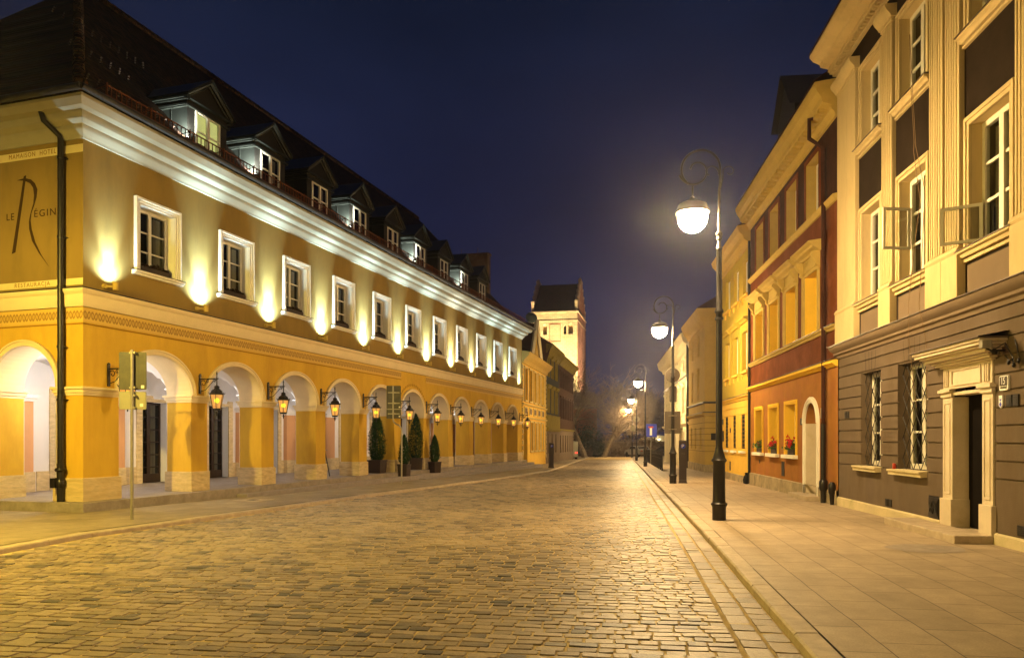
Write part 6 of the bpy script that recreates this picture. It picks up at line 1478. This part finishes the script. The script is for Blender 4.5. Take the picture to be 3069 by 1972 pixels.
# ------------------------------------------------------------------ night sky
W = bpy.data.worlds.new('World'); S.world = W; W.use_nodes = True; nt = W.node_tree
bg = nt.nodes['Background']; N = nt.nodes.new; L = nt.links.new
sk = N('ShaderNodeTexSky'); sk.sky_type = 'NISHITA'; sk.sun_disc = False; sk.sun_elevation = R(-4); sk.sun_rotation = R(200)
tc = N('ShaderNodeTexCoord'); sp = N('ShaderNodeSeparateXYZ'); L(tc.outputs['Generated'], sp.inputs[0])
cr = N('ShaderNodeValToRGB'); e = cr.color_ramp.elements; e[0].position = .0; e[0].color = (.019, .018, .048, 1); e[1].position = .55; e[1].color = (.0062, .0105, .028, 1)
k_ = e.new(.28); k_.color = (.0098, .0120, .037, 1)
L(sp.outputs['Z'], cr.inputs[0])
nz = N('ShaderNodeTexNoise'); nz.inputs['Scale'].default_value = 2.2; nz.inputs['Detail'].default_value = 6
mpp = N('ShaderNodeMapping'); mpp.inputs['Rotation'].default_value = (0, R(20), R(30)); mpp.inputs['Scale'].default_value = (1, .5, 2.4); L(tc.outputs['Generated'], mpp.inputs['Vector']); L(mpp.outputs[0], nz.inputs['Vector'])
mr = N('ShaderNodeMapRange'); mr.inputs['From Min'].default_value = .35; mr.inputs['From Max'].default_value = .7; mr.inputs['To Min'].default_value = .82; mr.inputs['To Max'].default_value = 1.5; L(nz.outputs['Fac'], mr.inputs['Value'])
vm = N('ShaderNodeVectorMath'); vm.operation = 'SCALE'; L(cr.outputs[0], vm.inputs[0]); L(mr.outputs[0], vm.inputs['Scale'])
sc_ = N('ShaderNodeVectorMath'); sc_.operation = 'SCALE'; L(sk.outputs[0], sc_.inputs[0]); sc_.inputs['Scale'].default_value = .004
ad = N('ShaderNodeVectorMath'); ad.operation = 'ADD'; L(vm.outputs[0], ad.inputs[0]); L(sc_.outputs[0], ad.inputs[1]); L(ad.outputs[0], bg.inputs[0]); bg.inputs[1].default_value = 1.

# ------------------------------------------------------------------ camera and render settings
cd = bpy.data.cameras.new('camera'); cam = bpy.data.objects.new('camera', cd); COL.objects.link(cam)
cam.location = (0, 0, 1.6); cam.rotation_euler = (R(90), 0, 0)
cd.sensor_width = 36; cd.lens = 36*1742/2397; cd.shift_y = (1028-770)/2397; cd.clip_end = 2000; cd.clip_start = .1
S.camera = cam
S.view_settings.view_transform = 'Standard'; S.view_settings.look = 'None'; S.view_settings.gamma = 1; S.view_settings.exposure = 0
cy = S.cycles; cy.use_denoising = True; cy.max_bounces = 6; cy.diffuse_bounces = 3; cy.glossy_bounces = 3; cy.transparent_max_bounces = 16; cy.sample_clamp_indirect = 6; cy.sample_clamp_direct = 0
try: cy.use_light_tree = True; cy.denoising_input_passes = 'RGB_ALBEDO_NORMAL'
except Exception: pass
cy.volume_bounces = 0; cy.volume_step_rate = 1
cy.caustics_reflective = False; cy.caustics_refractive = False
